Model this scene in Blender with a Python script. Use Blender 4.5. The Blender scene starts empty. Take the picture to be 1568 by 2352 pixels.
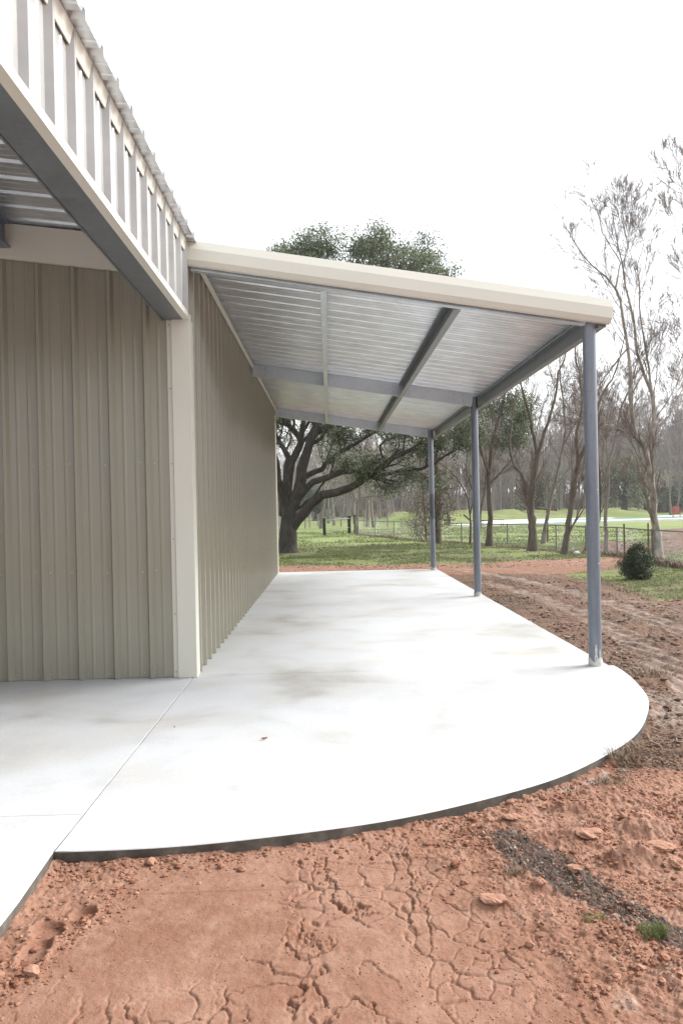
import bpy, bmesh, math, random
import numpy as np
from mathutils import Vector, Matrix
random.seed(7); rng = np.random.default_rng(7)
sc = bpy.context.scene
COL = sc.collection

# ------------------------------------------------------------------ camera
FPX, H = 1850.0, 1.435
RHO, YAW, PIT = 0.021, 28.8/1850, 8.6/1850
fw = Vector((math.sin(YAW)*math.cos(PIT), math.cos(YAW)*math.cos(PIT), -math.sin(PIT)))
rt = fw.cross(Vector((0,0,1))).normalized(); up = rt.cross(fw)
rc = rt*math.cos(RHO) - up*math.sin(RHO); uc = rt*math.sin(RHO) + up*math.cos(RHO)
cd = bpy.data.cameras.new('camera'); cam = bpy.data.objects.new('camera', cd); COL.objects.link(cam)
M = Matrix(((rc.x, uc.x, -fw.x, 0), (rc.y, uc.y, -fw.y, 0), (rc.z, uc.z, -fw.z, H), (0,0,0,1)))
cam.matrix_world = M
cd.sensor_fit = 'VERTICAL'; cd.sensor_height = 24; cd.sensor_width = 24; cd.lens = 24*FPX/2352
cd.clip_start = 0.05; cd.clip_end = 3000
sc.camera = cam

def ray(px, py):
    return fw*FPX + rc*(px-784) + uc*(1176-py)
def gp(px, py, z=-0.2):           # where a sight line meets the level z
    d = ray(px, py); t = (z-H)/d.z
    return Vector((d.x*t, d.y*t, z))
def dp(px, py, Y):                # point at distance Y
    d = ray(px, py); t = Y/d.y
    return Vector((d.x*t, Y, H+d.z*t))

# ------------------------------------------------------------------ helpers
def tag(o, label=None, cat=None, group=None, kind=None):
    if label: o['label'] = label
    if cat: o['category'] = cat
    if group: o['group'] = group
    if kind: o['kind'] = kind
    return o
def empty(name, loc, label=None, cat=None, group=None):
    o = bpy.data.objects.new(name, None); COL.objects.link(o); o.location = loc
    o.empty_display_size = .2
    bpy.context.view_layer.update()
    return tag(o, label, cat, group)
def wloc(p):
    v = Vector((0, 0, 0))
    while p is not None: v = v+p.location; p = p.parent
    return v
def npmesh(name, V, F, mat, parent=None, smooth=False, attrs=None, matidx=None, at=None):
    """V (n,3), F list of arrays each (m,k)"""
    V = np.asarray(V, dtype=np.float32)
    if parent is not None:
        V = V - np.array(wloc(parent), dtype=np.float32)
    elif at is not None:
        V = V - np.array(at, dtype=np.float32)
    me = bpy.data.meshes.new(name)
    if not isinstance(F, list): F = [F]
    F = [np.asarray(f, dtype=np.int32) for f in F if len(f)]
    me.vertices.add(len(V)); me.vertices.foreach_set('co', V.ravel())
    nl = sum(f.size for f in F); npoly = sum(len(f) for f in F)
    me.loops.add(nl); me.polygons.add(npoly)
    me.loops.foreach_set('vertex_index', np.concatenate([f.ravel() for f in F]))
    st = []; s = 0
    for f in F:
        k = f.shape[1]; st.append(s+np.arange(len(f))*k); s += f.size
    me.polygons.foreach_set('loop_start', np.concatenate(st).astype(np.int32))
    me.polygons.foreach_set('use_smooth', np.full(npoly, smooth))
    if attrs:
        for k, a in attrs.items():
            at_ = me.attributes.new(k, 'FLOAT', 'POINT'); at_.data.foreach_set('value', np.asarray(a, dtype=np.float32).ravel())
    me.update(); me.validate()
    for m in (mat if isinstance(mat, list) else [mat]): me.materials.append(m)
    o = bpy.data.objects.new(name, me); COL.objects.link(o)
    if parent is not None: o.parent = parent
    elif at is not None: o.location = at
    return o

class MB:
    """collects polygons in world space, links them as one mesh"""
    def __init__(s): s.v = []; s.f = []
    def add(s, vs, fs):
        b = len(s.v); s.v += [tuple(v) for v in vs]; s.f += [tuple(b+i for i in f) for f in fs]
    def extrude(s, prof, O, A, B, D, closed=True, caps=True):
        O, A, B, D = map(Vector, (O, A, B, D)); n = len(prof)
        p = [O+A*a+B*b for a, b in prof]; vs = p+[q+D for q in p]
        fs = [(i, (i+1) % n, (i+1) % n+n, i+n) for i in range(n if closed else n-1)]
        if closed and caps: fs += [tuple(range(n))[::-1], tuple(range(n, 2*n))]
        s.add(vs, fs)
    def box(s, x0, x1, y0, y1, z0, z1):
        s.extrude([(0,0),(x1-x0,0),(x1-x0,y1-y0),(0,y1-y0)], (x0,y0,z0), (1,0,0), (0,1,0), (0,0,z1-z0))
    def bbox(s, x0, x1, y0, y1, z0, z1, c=.01):   # box with chamfered long edges
        w, d = x1-x0, y1-y0
        s.extrude([(c,0),(w-c,0),(w,c),(w,d-c),(w-c,d),(c,d),(0,d-c),(0,c)], (x0,y0,z0), (1,0,0), (0,1,0), (0,0,z1-z0))
    def tube(s, pts, radii, n=10, caps=True):
        pts = [Vector(p) for p in pts]
        if not hasattr(radii, '__len__'): radii = [radii]*len(pts)
        vs = []; fs = []
        for i, p in enumerate(pts):
            t = (pts[min(i+1, len(pts)-1)]-pts[max(i-1, 0)]).normalized()
            ref = Vector((1,0,0)) if abs(t.x) < .8 else Vector((0,0,1))
            u = t.cross(ref).normalized(); w = t.cross(u)
            for k in range(n):
                a = 2*math.pi*k/n
                vs.append(p+(u*math.cos(a)+w*math.sin(a))*radii[i])
        for i in range(len(pts)-1):
            for k in range(n):
                fs.append((i*n+k, i*n+(k+1) % n, (i+1)*n+(k+1) % n, (i+1)*n+k))
        if caps: fs += [tuple(range(n))[::-1], tuple((len(pts)-1)*n+k for k in range(n))]
        s.add(vs, fs)
    def build(s, name, mat, parent=None, smooth=False, at=None, solid=0, auto=False):
        off = wloc(parent) if parent is not None else Vector(at) if at is not None else Vector((0,0,0))
        me = bpy.data.meshes.new(name)
        me.from_pydata([tuple(Vector(v)-off) for v in s.v], [], s.f); me.update()
        bm = bmesh.new(); bm.from_mesh(me)
        if not solid: bmesh.ops.recalc_face_normals(bm, faces=bm.faces)
        bm.to_mesh(me); bm.free()
        me.polygons.foreach_set('use_smooth', [smooth or auto]*len(me.polygons))
        if auto: me.set_sharp_from_angle(angle=math.radians(32))
        me.materials.append(mat)
        o = bpy.data.objects.new(name, me); COL.objects.link(o)
        if parent is not None: o.parent = parent
        elif at is not None: o.location = at
        if solid:
            md = o.modifiers.new('solid', 'SOLIDIFY'); md.thickness = solid; md.offset = 0
        return o

def catmull(P, n):
    P = np.asarray(P, float); m = len(P)
    if m < 3: 
        t = np.linspace(0, 1, n)[:, None]; return P[0]*(1-t)+P[-1]*t
    Q = np.vstack([2*P[0]-P[1], P, 2*P[-1]-P[-2]])
    seg = np.linspace(0, m-1-1e-6, n); i = seg.astype(int); t = (seg-i)[:, None]
    p0, p1, p2, p3 = Q[i], Q[i+1], Q[i+2], Q[i+3]
    return .5*((2*p1)+(-p0+p2)*t+(2*p0-5*p1+4*p2-p3)*t*t+(-p0+3*p1-3*p2+p3)*t**3)

def tubes(P, R, sides):
    """P (N,K,3) R (N,K) -> verts, quads"""
    P = np.asarray(P, float); R = np.asarray(R, float); N, K, _ = P.shape
    T = np.gradient(P, axis=1); T /= np.linalg.norm(T, axis=2, keepdims=True)+1e-9
    ref = np.where(np.abs(T[:, :1, 2:3]) < .75, np.array([0, 0, 1.]), np.array([1., 0, 0]))
    ref = np.broadcast_to(ref, T.shape)
    u = np.cross(T, ref); u /= np.linalg.norm(u, axis=2, keepdims=True)+1e-9; w = np.cross(T, u)
    a = np.arange(sides)*2*np.pi/sides
    V = P[:, :, None, :]+R[:, :, None, None]*(np.cos(a)[None, None, :, None]*u[:, :, None, :]+np.sin(a)[None, None, :, None]*w[:, :, None, :])
    base = (np.arange(N)*K*sides)[:, None, None]; i = (np.arange(K-1)*sides)[None, :, None]; k = np.arange(sides)[None, None, :]; k2 = (k+1) % sides
    F = np.stack([base+i+k, base+i+k2, base+i+sides+k2, base+i+sides+k], -1).reshape(-1, 4)
    return V.reshape(-1, 3), F
def merge(parts):
    Vs, Fs, o = [], {}, 0
    for V, F in parts:
        Vs.append(V); Fs.setdefault(F.shape[1], []).append(F+o); o += len(V)
    return np.vstack(Vs), [np.vstack(f) for f in Fs.values()]

# numpy noise
def hsh(ix, iy, seed):
    n = (ix.astype(np.int64)*374761393+iy.astype(np.int64)*668265263+seed*1274126177) & 0x7fffffff
    n = ((n ^ (n >> 13))*1274126177) & 0x7fffffff
    n = ((n ^ (n >> 16))*974126177) & 0x7fffffff
    return (n & 0xffffff)/float(0xffffff)
def vn(x, y, seed=0):
    ix = np.floor(x); iy = np.floor(y); fx = x-ix; fy = y-iy
    fx = fx*fx*fx*(fx*(fx*6-15)+10); fy = fy*fy*fy*(fy*(fy*6-15)+10)
    ix = ix.astype(np.int64); iy = iy.astype(np.int64)
    a = hsh(ix, iy, seed); b = hsh(ix+1, iy, seed); c = hsh(ix, iy+1, seed); d = hsh(ix+1, iy+1, seed)
    return (a*(1-fx)+b*fx)*(1-fy)+(c*(1-fx)+d*fx)*fy
def fbm(x, y, oct=4, seed=0, gain=.5):
    s = 0; a = 1; t = 0
    for i in range(oct):
        s = s+a*vn(x*2**i+i*17.3, y*2**i-i*9.1, seed+i); t += a; a *= gain
    return s/t
def voro(x, y, seed):
    ix = np.floor(x).astype(np.int64); iy = np.floor(y).astype(np.int64)
    f1 = np.full(x.shape, 9.); f2 = np.full(x.shape, 9.); cid = np.zeros(x.shape)
    for dx in (-1, 0, 1):
        for dy in (-1, 0, 1):
            cx = ix+dx; cy = iy+dy
            px = cx+hsh(cx, cy, seed); py = cy+hsh(cx, cy, seed+5)
            d = np.hypot(px-x, py-y); m = d < f1
            f2 = np.where(m, f1, np.minimum(f2, d)); cid = np.where(m, hsh(cx, cy, seed+9), cid); f1 = np.where(m, d, f1)
    return f1, f2, cid
def ss(a, b, x):
    t = np.clip((x-a)/(b-a), 0, 1); return t*t*(3-2*t)
def sdpoly(x, y, poly):
    """signed distance, negative inside"""
    poly = [(p[0], p[1]) for p in poly]; d = np.full(x.shape, 1e9); ins = np.zeros(x.shape, bool)
    n = len(poly)
    for i in range(n):
        ax, ay = poly[i]; bx, by = poly[(i+1) % n]; ex, ey = bx-ax, by-ay
        t = np.clip(((x-ax)*ex+(y-ay)*ey)/(ex*ex+ey*ey), 0, 1)
        d = np.minimum(d, np.hypot(x-ax-t*ex, y-ay-t*ey))
        c = ((ay > y) != (by > y)) & (x < (bx-ax)*(y-ay)/((by-ay) if by != ay else 1e-9)+ax)
        ins ^= c
    return np.where(ins, -d, d)

# ------------------------------------------------------------------ materials
class NT:
    def __init__(s, name):
        s.m = bpy.data.materials.new(name); s.m.use_nodes = True; s.t = s.m.node_tree; s.t.nodes.clear()
        s.out = s.n('ShaderNodeOutputMaterial'); s.b = s.n('ShaderNodeBsdfPrincipled'); s.l(s.b.outputs[0], s.out.inputs['Surface'])
        s.tc = s.n('ShaderNodeTexCoord')
    def n(s, t, **k):
        x = s.t.nodes.new(t)
        for a, b in k.items(): setattr(x, a, b)
        return x
    def l(s, a, b): s.t.links.new(a, b)
    def noise(s, scale, detail=4, rough=.5, stretch=None, dist=0, geo=False):
        n = s.n('ShaderNodeTexNoise'); n.inputs['Scale'].default_value = scale; n.inputs['Detail'].default_value = detail
        n.inputs['Roughness'].default_value = rough; n.inputs['Distortion'].default_value = dist
        src = s.n('ShaderNodeNewGeometry').outputs['Position'] if geo else s.tc.outputs['Object']
        if stretch:
            mp = s.n('ShaderNodeMapping'); mp.inputs['Scale'].default_value = stretch; s.l(src, mp.inputs[0]); src = mp.outputs[0]
        s.l(src, n.inputs['Vector']); return n.outputs['Fac']
    def ramp(s, fac, stops):
        r = s.n('ShaderNodeValToRGB'); e = r.color_ramp.elements
        while len(e) < len(stops): e.new(.5)
        for i, (p, c) in enumerate(stops):
            e[i].position = p; e[i].color = (c, c, c, 1) if not hasattr(c, '__len__') else (*c, 1)
        s.l(fac, r.inputs[0]); return r.outputs[0]
    def mix(s, f, a, b, mode='MIX'):
        m = s.n('ShaderNodeMix'); m.data_type = 'RGBA'; m.blend_type = mode
        for v, i in ((f, 0), (a, 6), (b, 7)):
            if hasattr(v, 'is_linked'): s.l(v, m.inputs[i])
            else: m.inputs[i].default_value = v if i == 0 else (*v, 1)
        return m.outputs[2]
    def math(s, op, a, b=0, c=0):
        m = s.n('ShaderNodeMath'); m.operation = op
        for i, v in enumerate((a, b, c)):
            if hasattr(v, 'is_linked'): s.l(v, m.inputs[i])
            else: m.inputs[i].default_value = v
        return m.outputs[0]
    def attr(s, name):
        a = s.n('ShaderNodeAttribute'); a.attribute_name = name; return a.outputs['Fac']
    def set(s, color=None, rough=None, metal=None, spec=None):
        for v, k in ((color, 'Base Color'), (rough, 'Roughness'), (metal, 'Metallic'), (spec, 'Specular IOR Level')):
            if v is None: continue
            if hasattr(v, 'is_linked'): s.l(v, s.b.inputs[k])
            else: s.b.inputs[k].default_value = (*v, 1) if hasattr(v, '__len__') else v
        return s
    def bump(s, h, strength=.3, dist=.01):
        b = s.n('ShaderNodeBump'); b.inputs['Strength'].default_value = strength; b.inputs['Distance'].default_value = dist
        s.l(h, b.inputs['Height']); s.l(b.outputs[0], s.b.inputs['Normal']); return s

def painted(name, c, rough=.42, dirt=.12, wavy=.25):
    n = NT(name)
    f = n.noise(1.6, 4, .5, (1, 1, .3)); g = n.noise(60, 3, .6); d = n.ramp(f, [(.3, 1-dirt), (.7, 1)])
    col = n.mix(1, c, d, 'MULTIPLY')
    col = n.mix(n.ramp(g, [(.35, 0.0), (.8, .12)]), col, tuple(x*.7 for x in c))
    n.set(col, rough, 0, .5)
    return n.m if not wavy else n.bump(n.noise(1.5, 1, .5, (1, 1, .25)), wavy, .006).m
wall_m = painted('wall_paint', (.31, .294, .232), .17, .04, 0)
trim_m = painted('trim_paint', (.66, .645, .565), .36, .04, 0)
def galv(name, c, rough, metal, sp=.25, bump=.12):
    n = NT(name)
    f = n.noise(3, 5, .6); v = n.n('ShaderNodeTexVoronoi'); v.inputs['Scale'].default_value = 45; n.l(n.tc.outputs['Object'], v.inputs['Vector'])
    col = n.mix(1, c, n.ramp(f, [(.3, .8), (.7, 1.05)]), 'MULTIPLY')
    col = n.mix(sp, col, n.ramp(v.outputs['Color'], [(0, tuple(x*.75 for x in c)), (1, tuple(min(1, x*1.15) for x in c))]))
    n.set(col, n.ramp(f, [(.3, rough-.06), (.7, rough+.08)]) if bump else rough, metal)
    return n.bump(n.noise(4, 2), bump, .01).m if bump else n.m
galv_m = galv('galvanized_steel', (.64, .72, .79), .34, .7)
purlin_shaded_m = galv('shaded_purlin_steel', (.30, .325, .34), .45, .5, .3)  # galvanized steel, shading of the open C purlins put into a darker colour
beam_m = galv('dull_galvanized_steel', (.21, .23, .245), .42, .6, .4)
sheet_m = galv('galvalume_sheet', (.76, .79, .83), .32, .88, .02, 0)
header_m = galv('pale_header_sheet', (.40, .40, .39), .24, .12, .03, 0)  # paler and more neutral grey than the wall paint
def post_mat():
    n = NT('post_steel'); f = n.noise(7, 5, .65, (1, 1, .2)); g = n.noise(40, 4, .6)
    col = n.ramp(f, [(.25, (.135, .155, .19)), (.5, (.20, .225, .265)), (.8, (.25, .275, .31))])
    col = n.mix(n.ramp(g, [(.62, 0), (.72, .5)]), col, (.12, .11, .11))
    n.set(col, n.ramp(g, [(.3, .38), (.7, .55)]), .35); return n.bump(g, .1, .003).m
post_m = post_mat()
def simple(name, c1, c2, scale, rough=.8, bump=.4, bd=.01, stretch=None, metal=0, geo=False, rand=0):
    n = NT(name); f = n.noise(scale, 5, .65, stretch, geo=geo)
    col = n.ramp(f, [(.3, c1), (.7, c2)])
    n.set(col, rough, metal, .3)
    return n.bump(f, bump, bd).m
dark_m = simple('dark_metal', (.03, .03, .03), (.06, .06, .06), 30)  # plain near-black material, swapped out again on the haze box
grout_m = simple('grout', (.45, .44, .42), (.62, .61, .58), 40, .9, .5, .004)
screw_m = simple('screw_steel', (.25, .25, .25), (.4, .4, .4), 60, .4, .1, .001, metal=.7)
bark_m = simple('oak_bark', (.028, .024, .021), (.085, .075, .064), 9, .95, 1, .05, (1, 1, .35), geo=True)
bark2_m = simple('grey_bark', (.11, .095, .082), (.26, .235, .20), 8, .95, 1, .03, (1, 1, .3), geo=True)
bark3_m = simple('brown_bark', (.06, .048, .038), (.17, .14, .112), 8, .95, 1, .03, (1, 1, .3), geo=True)
birch_m = simple('pale_bark', (.11, .095, .08), (.42, .39, .34), 6, .9, .8, .02, (1, 1, .6), geo=True)
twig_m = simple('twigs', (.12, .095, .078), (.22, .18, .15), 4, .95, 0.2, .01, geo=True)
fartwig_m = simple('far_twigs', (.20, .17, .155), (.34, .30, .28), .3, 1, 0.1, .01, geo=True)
def leafmat(name, c1, c2, c3, tr=.25):
    n = NT(name); oi = n.n('ShaderNodeNewGeometry')
    f = n.noise(.55, 3, .6, geo=True); r = oi.outputs['Random Per Island']
    col = n.ramp(r, [(0, c1), (.55, c2), (1, c3)])
    col = n.mix(1, col, n.ramp(f, [(.3, .75), (.7, 1.15)]), 'MULTIPLY')
    n.set(col, .5, 0, .4)
    t = n.n('ShaderNodeBsdfTranslucent'); n.l(col, t.inputs[0]); m = n.n('ShaderNodeMixShader'); m.inputs[0].default_value = tr
    n.l(n.b.outputs[0], m.inputs[1]); n.l(t.outputs[0], m.inputs[2]); n.l(m.outputs[0], n.out.inputs[0])
    return n.m
oakleaf_m = leafmat('oak_leaves', (.065, .088, .045), (.12, .15, .082), (.25, .28, .17), .4)
cedar_m = leafmat('cedar_leaves', (.025, .045, .018), (.055, .085, .03), (.11, .12, .05), .2)
grass_m = leafmat('grass_blades', (.10, .15, .03), (.165, .205, .065), (.28, .26, .13), .3)
straw_m = leafmat('straw', (.09, .058, .036), (.21, .145, .095), (.40, .30, .20), .1)
litter_m = leafmat('leaf_litter', (.07, .05, .035), (.15, .11, .075), (.28, .23, .18), .1)
darkdeb_m = leafmat('dark_debris', (.028, .02, .016), (.075, .053, .04), (.22, .165, .12), .05)
vine_m = leafmat('vine_brown', (.07, .06, .035), (.13, .11, .065), (.19, .17, .10), .15)
wood_m = simple('black_post_wood', (.012, .012, .012), (.04, .038, .036), 12, .9, .6, .01, (1, 1, .3), geo=True)
greywood_m = simple('weathered_wood', (.16, .15, .135), (.34, .32, .29), 12, .9, .6, .01, (1, 1, .3), geo=True)
redwood_m = simple('red_stain', (.24, .055, .03), (.36, .10, .06), 8, .7, .3, .005)
rust_m = simple('rusty_steel', (.09, .05, .035), (.20, .12, .085), 15, .8, .4, .003)
fence_m = simple('fence_steel', (.13, .13, .13), (.24, .24, .24), 15, .5, .2, .002, metal=.4)
white_m = simple('white_plastic', (.75, .75, .76), (.9, .9, .9), 10, .5, .3, .01)
pooldeck_m = simple('pool_concrete', (.66, .66, .66), (.8, .8, .8), .8, .8, .1, .01)
blackfab_m = simple('dark_mesh', (.03, .03, .035), (.06, .06, .07), 30, .7, .2, .005)
def water_mat():
    n = NT('pool_water'); n.set(n.ramp(n.noise(.4, 3), [(.3, (.22, .50, .58)), (.7, (.34, .62, .68))]), .12); n.bump(n.noise(3, 3), .2, .02); return n.m
water_m = water_mat()

def slab_mat():
    n = NT('concrete')
    big = n.noise(.75, 4, .55, (1, 1.1, 1), .5); mid = n.noise(2.2, 5, .6, (1, 1.3, 1), .6); fine = n.noise(45, 5, .7); pin = n.noise(230, 2, .5)
    warm = n.noise(1.3, 3, .5, (1, 1.4, 1))
    col = n.ramp(big, [(.29, (.38, .37, .345)), (.41, (.485, .487, .485)), (.54, (.53, .542, .555)), (.8, (.55, .566, .582))])
    st = n.ramp(mid, [(.30, .88), (.45, .98), (.6, 1)])
    col = n.mix(1, col, st, 'MULTIPLY')
    col = n.mix(n.ramp(warm, [(.58, 0), (.78, .5)]), col, (.50, .45, .37))
    col = n.mix(1, col, n.ramp(fine, [(.3, .89), (.7, 1.03)]), 'MULTIPLY')
    col = n.mix(n.ramp(pin, [(.70, 0), (.78, .35)]), col, (.30, .27, .24))
    # much darker mottled colour on the vertical cut faces
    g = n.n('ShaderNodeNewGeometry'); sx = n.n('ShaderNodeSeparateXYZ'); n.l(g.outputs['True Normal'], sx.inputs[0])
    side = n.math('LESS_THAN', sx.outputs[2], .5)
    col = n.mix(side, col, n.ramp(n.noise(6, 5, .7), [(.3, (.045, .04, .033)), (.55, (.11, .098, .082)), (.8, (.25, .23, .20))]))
    n.set(col, n.ramp(mid, [(.3, .55), (.7, .72)]), 0, .35)
    return n.bump(fine, .18, .003).m
slab_m = slab_mat()

def ground_mat():
    n = NT('ground')
    N1 = n.noise(1.1, 6, .62, geo=True); N2 = n.noise(7, 6, .68, geo=True); N3 = n.noise(38, 6, .72, geo=True); N4 = n.noise(160, 4, .7, geo=True); NF = n.noise(.22, 5, .6, geo=True)
    clay = n.ramp(N1, [(.25, (.205, .092, .056)), (.45, (.245, .125, .082)), (.6, (.285, .153, .105)), (.8, (.35, .20, .14))])
    clay = n.mix(n.ramp(N2, [(.45, 0), (.72, .65)]), clay, (.37, .235, .17))
    clay = n.mix(n.ramp(N3, [(.30, .55), (.46, 0)]), clay, (.185, .088, .055))
    clay = n.mix(n.ramp(N4, [(.62, 0), (.72, .4)]), clay, (.42, .29, .22))
    ora = n.ramp(N2, [(.3, (.20, .105, .066)), (.6, (.275, .155, .102)), (.8, (.34, .22, .155))])
    brown = n.ramp(N3, [(.25, (.045, .026, .018)), (.45, (.105, .062, .042)), (.6, (.175, .110, .078)), (.78, (.30, .215, .165))])
    brown = n.mix(n.ramp(N1, [(.42, 0), (.62, .55)]), brown, (.205, .118, .078))
    pale = n.ramp(N4, [(.3, (.29, .22, .18)), (.7, (.44, .37, .33))])
    gr = n.ramp(N2, [(.3, (.095, .13, .035)), (.5, (.155, .195, .055)), (.75, (.23, .225, .10))])
    gr = n.mix(n.ramp(N3, [(.52, 0), (.66, .7)]), gr, (.20, .155, .095))
    gr = n.mix(n.ramp(NF, [(.48, 0), (.62, .6)]), gr, (.13, .105, .065))
    field = n.ramp(NF, [(.3, (.13, .175, .050)), (.55, (.175, .215, .068)), (.75, (.24, .23, .11))])
    dk = n.ramp(N3, [(.3, (.03, .024, .022)), (.7, (.12, .085, .07))])
    jit = n.math('MULTIPLY', n.math('SUBTRACT', N2, .5), 1.3)
    jit2 = n.math('MULTIPLY', n.math('SUBTRACT', N3, .5), .8)
    j = n.math('ADD', jit, jit2)
    def mask(a, amt=1.0):
        v = n.math('ADD', n.attr(a), n.math('MULTIPLY', j, amt)); return n.ramp(v, [(.42, 0), (.58, 1)])
    col = n.mix(mask('brown'), clay, brown)
    col = n.mix(mask('orange', .7), col, ora)
    col = n.mix(n.math('MULTIPLY', mask('pale', 1.3), .5), col, pale)
    col = n.mix(n.math('MULTIPLY', mask('dark', 1.4), .85), col, dk)
    col = n.mix(mask('grass', 1.1), col, gr)
    col = n.mix(mask('field', .8), col, field)
    n.set(col, .92, 0, .2)
    h = n.math('ADD', n.math('MULTIPLY', N3, .7), n.math('MULTIPLY', N4, .35))
    return n.bump(h, .75, .012).m
ground_m = ground_mat()
clod_m = None
def clod_mat():
    n = NT('clods'); r = n.n('ShaderNodeNewGeometry').outputs['Random Per Island']
    a = n.attr('brown'); 
    red = n.ramp(r, [(0, (.17, .075, .045)), (.5, (.27, .13, .083)), (1, (.36, .20, .14))])
    br = n.ramp(r, [(0, (.07, .043, .031)), (.5, (.15, .095, .068)), (1, (.27, .19, .145))])
    col = n.mix(a, red, br)
    n.set(col, .95, 0, .2); return n.bump(n.noise(70, 4, .7, geo=True), .6, .006).m
clod_m = clod_mat()

# ------------------------------------------------------------------ world and light
w = bpy.data.worlds.new('World'); sc.world = w; w.use_nodes = True; wt = w.node_tree; wt.nodes.clear()
SUN_EL, SUN_AZ = math.radians(38), math.radians(66)      # azimuth from +Y toward +X
sky = wt.nodes.new('ShaderNodeTexSky'); sky.sky_type = 'NISHITA'; sky.sun_disc = False
sky.sun_elevation = SUN_EL; sky.sun_rotation = SUN_AZ; sky.dust_density = 3; sky.air_density = 1; sky.ozone_density = 1
hs = wt.nodes.new('ShaderNodeHueSaturation'); hs.inputs['Saturation'].default_value = .26
bg = wt.nodes.new('ShaderNodeBackground'); bg.inputs[1].default_value = .15
wo = wt.nodes.new('ShaderNodeOutputWorld')
mx = wt.nodes.new('ShaderNodeMix'); mx.data_type = 'RGBA'; mx.inputs[0].default_value = .55; mx.inputs[7].default_value = (5.35, 5.5, 5.7, 1)   # thin even cloud
wt.links.new(sky.outputs[0], hs.inputs['Color']); wt.links.new(hs.outputs[0], mx.inputs[6]); wt.links.new(mx.outputs[2], bg.inputs[0]); wt.links.new(bg.outputs[0], wo.inputs[0])
sl = bpy.data.lights.new('sun', 'SUN'); sl.energy = 3.2; sl.angle = math.radians(34); sl.color = (1, .98, .95)
so = bpy.data.objects.new('sun', sl); COL.objects.link(so)
sd = Vector((math.sin(SUN_AZ)*math.cos(SUN_EL), math.cos(SUN_AZ)*math.cos(SUN_EL), math.sin(SUN_EL)))
so.rotation_euler = sd.to_track_quat('Z', 'Y').to_euler(); so.location = (20, 10, 30)
sc.view_settings.view_transform = 'Standard'; sc.view_settings.look = 'None'; sc.view_settings.gamma = 1
sc.view_settings.exposure = 1.0
try: sc.view_settings.use_curve_mapping = False
except Exception: pass

# ------------------------------------------------------------------ building dimensions
WX = -1.20          # plane of the side wall and of the porch header
FY = 7.00           # front wall
EY = 18.30          # far end
RP, RZ = .12, 3.755 # main roof pitch and underside at the wall
CP = .157           # canopy pitch
def roofz(x): return RZ+RP*(WX-x)
def canz(x): return 3.742-CP*(x-WX)

def profile(s0, s1, phase, rib=.035):
    """corrugated sheet profile: big rib each 0.3048 with two low beads between"""
    pts = [(s0, 0)]; k = math.floor((s0-phase)/.3048)-1
    while True:
        c = phase+k*.3048
        if c-.04 > s1: break
        for ds, h in ((-.034, 0), (-.013, rib), (.013, rib), (.034, 0)):
            if s0 < c+ds < s1: pts.append((c+ds, h))
        for q in (.1016, .2032):
            for ds, h in ((-.017, 0), (-.007, .0045), (.007, .0045), (.017, 0)):
                if s0 < c+q+ds < s1: pts.append((c+q+ds, h))
        k += 1
    pts.append((s1, 0)); return pts
def corr(mb, prof, O, S, N, D):
    mb.extrude(prof, O, S, N, D, closed=False)
SM = {}
def dupscrew(c, parent, mat, N=(0,-1,0), r=.006, name='screw'):
    key = (N, r, mat.name)
    if key not in SM:
        m_ = MB(); screw(m_, (0,0,0), N, r); o = m_.build(name, mat, auto=True)
        SM[key] = o.data; bpy.data.objects.remove(o)
    o = bpy.data.objects.new(name, SM[key]); COL.objects.link(o); o.parent = parent; o.location = Vector(c)-wloc(parent)
    return o
def screw(mb, c, N, r=.006):
    """hex washer head at c pointing along N"""
    N = Vector(N); c = Vector(c); mb.tube([c-N*.002, c+N*.004], r*1.3, 8); mb.tube([c+N*.004, c+N*.008], r*.8, 6)

bld = empty('metal_building', (WX, FY, 0), 'long beige metal building with ribbed steel walls and a recessed porch at its near corner', 'building')
mb = MB()
corr(mb, profile(FY+.16, EY-.03, 7.235), (WX, 0, 0.004), (0,1,0), (1,0,0), (0,0,3.74))
side = mb.build('side_wall', wall_m, bld, solid=.0012)
mb = MB()
for z in (.06, .95, 1.9, 2.85):
    y = 7.235+.06
    while y < EY-.1:
        screw(mb, (WX+.001, y, z), (1,0,0)); y += .3048
tag(mb.build('wall_screws', wall_m, side, auto=True), kind='stuff')
mb = MB()   # front wall, faces the camera
corr(mb, profile(-11, WX-.155, -1.553+.003, .041), (0, FY, .004), (1,0,0), (0,-1,0), (0,0,3.9))
front = mb.build('front_wall', wall_m, bld, solid=.0012)
for z in (.05, .93, 1.86):
    for k in range(10):
        dupscrew((-1.62-.3048*k, FY-.001, z+random.uniform(-.01, .01)), front, screw_m, r=.007)
        if z < .5 or k % 3 == 0: dupscrew((-1.50-.3048*k, FY-.001, z), front, screw_m, r=.007)
mb = MB()   # other outer walls, unseen from here
corr(mb, profile(-1, EY, 0), (-11, 0, 0), (0,1,0), (-1,0,0), (0,0,3.74)); mb.build('side_wall', wall_m, bld, solid=.0012)
mb = MB(); corr(mb, profile(-11, WX-.01, 0), (0, EY, 0), (1,0,0), (0,1,0), (0,0,3.74)); mb.build('rear_wall', wall_m, bld, solid=.0012)
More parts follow.
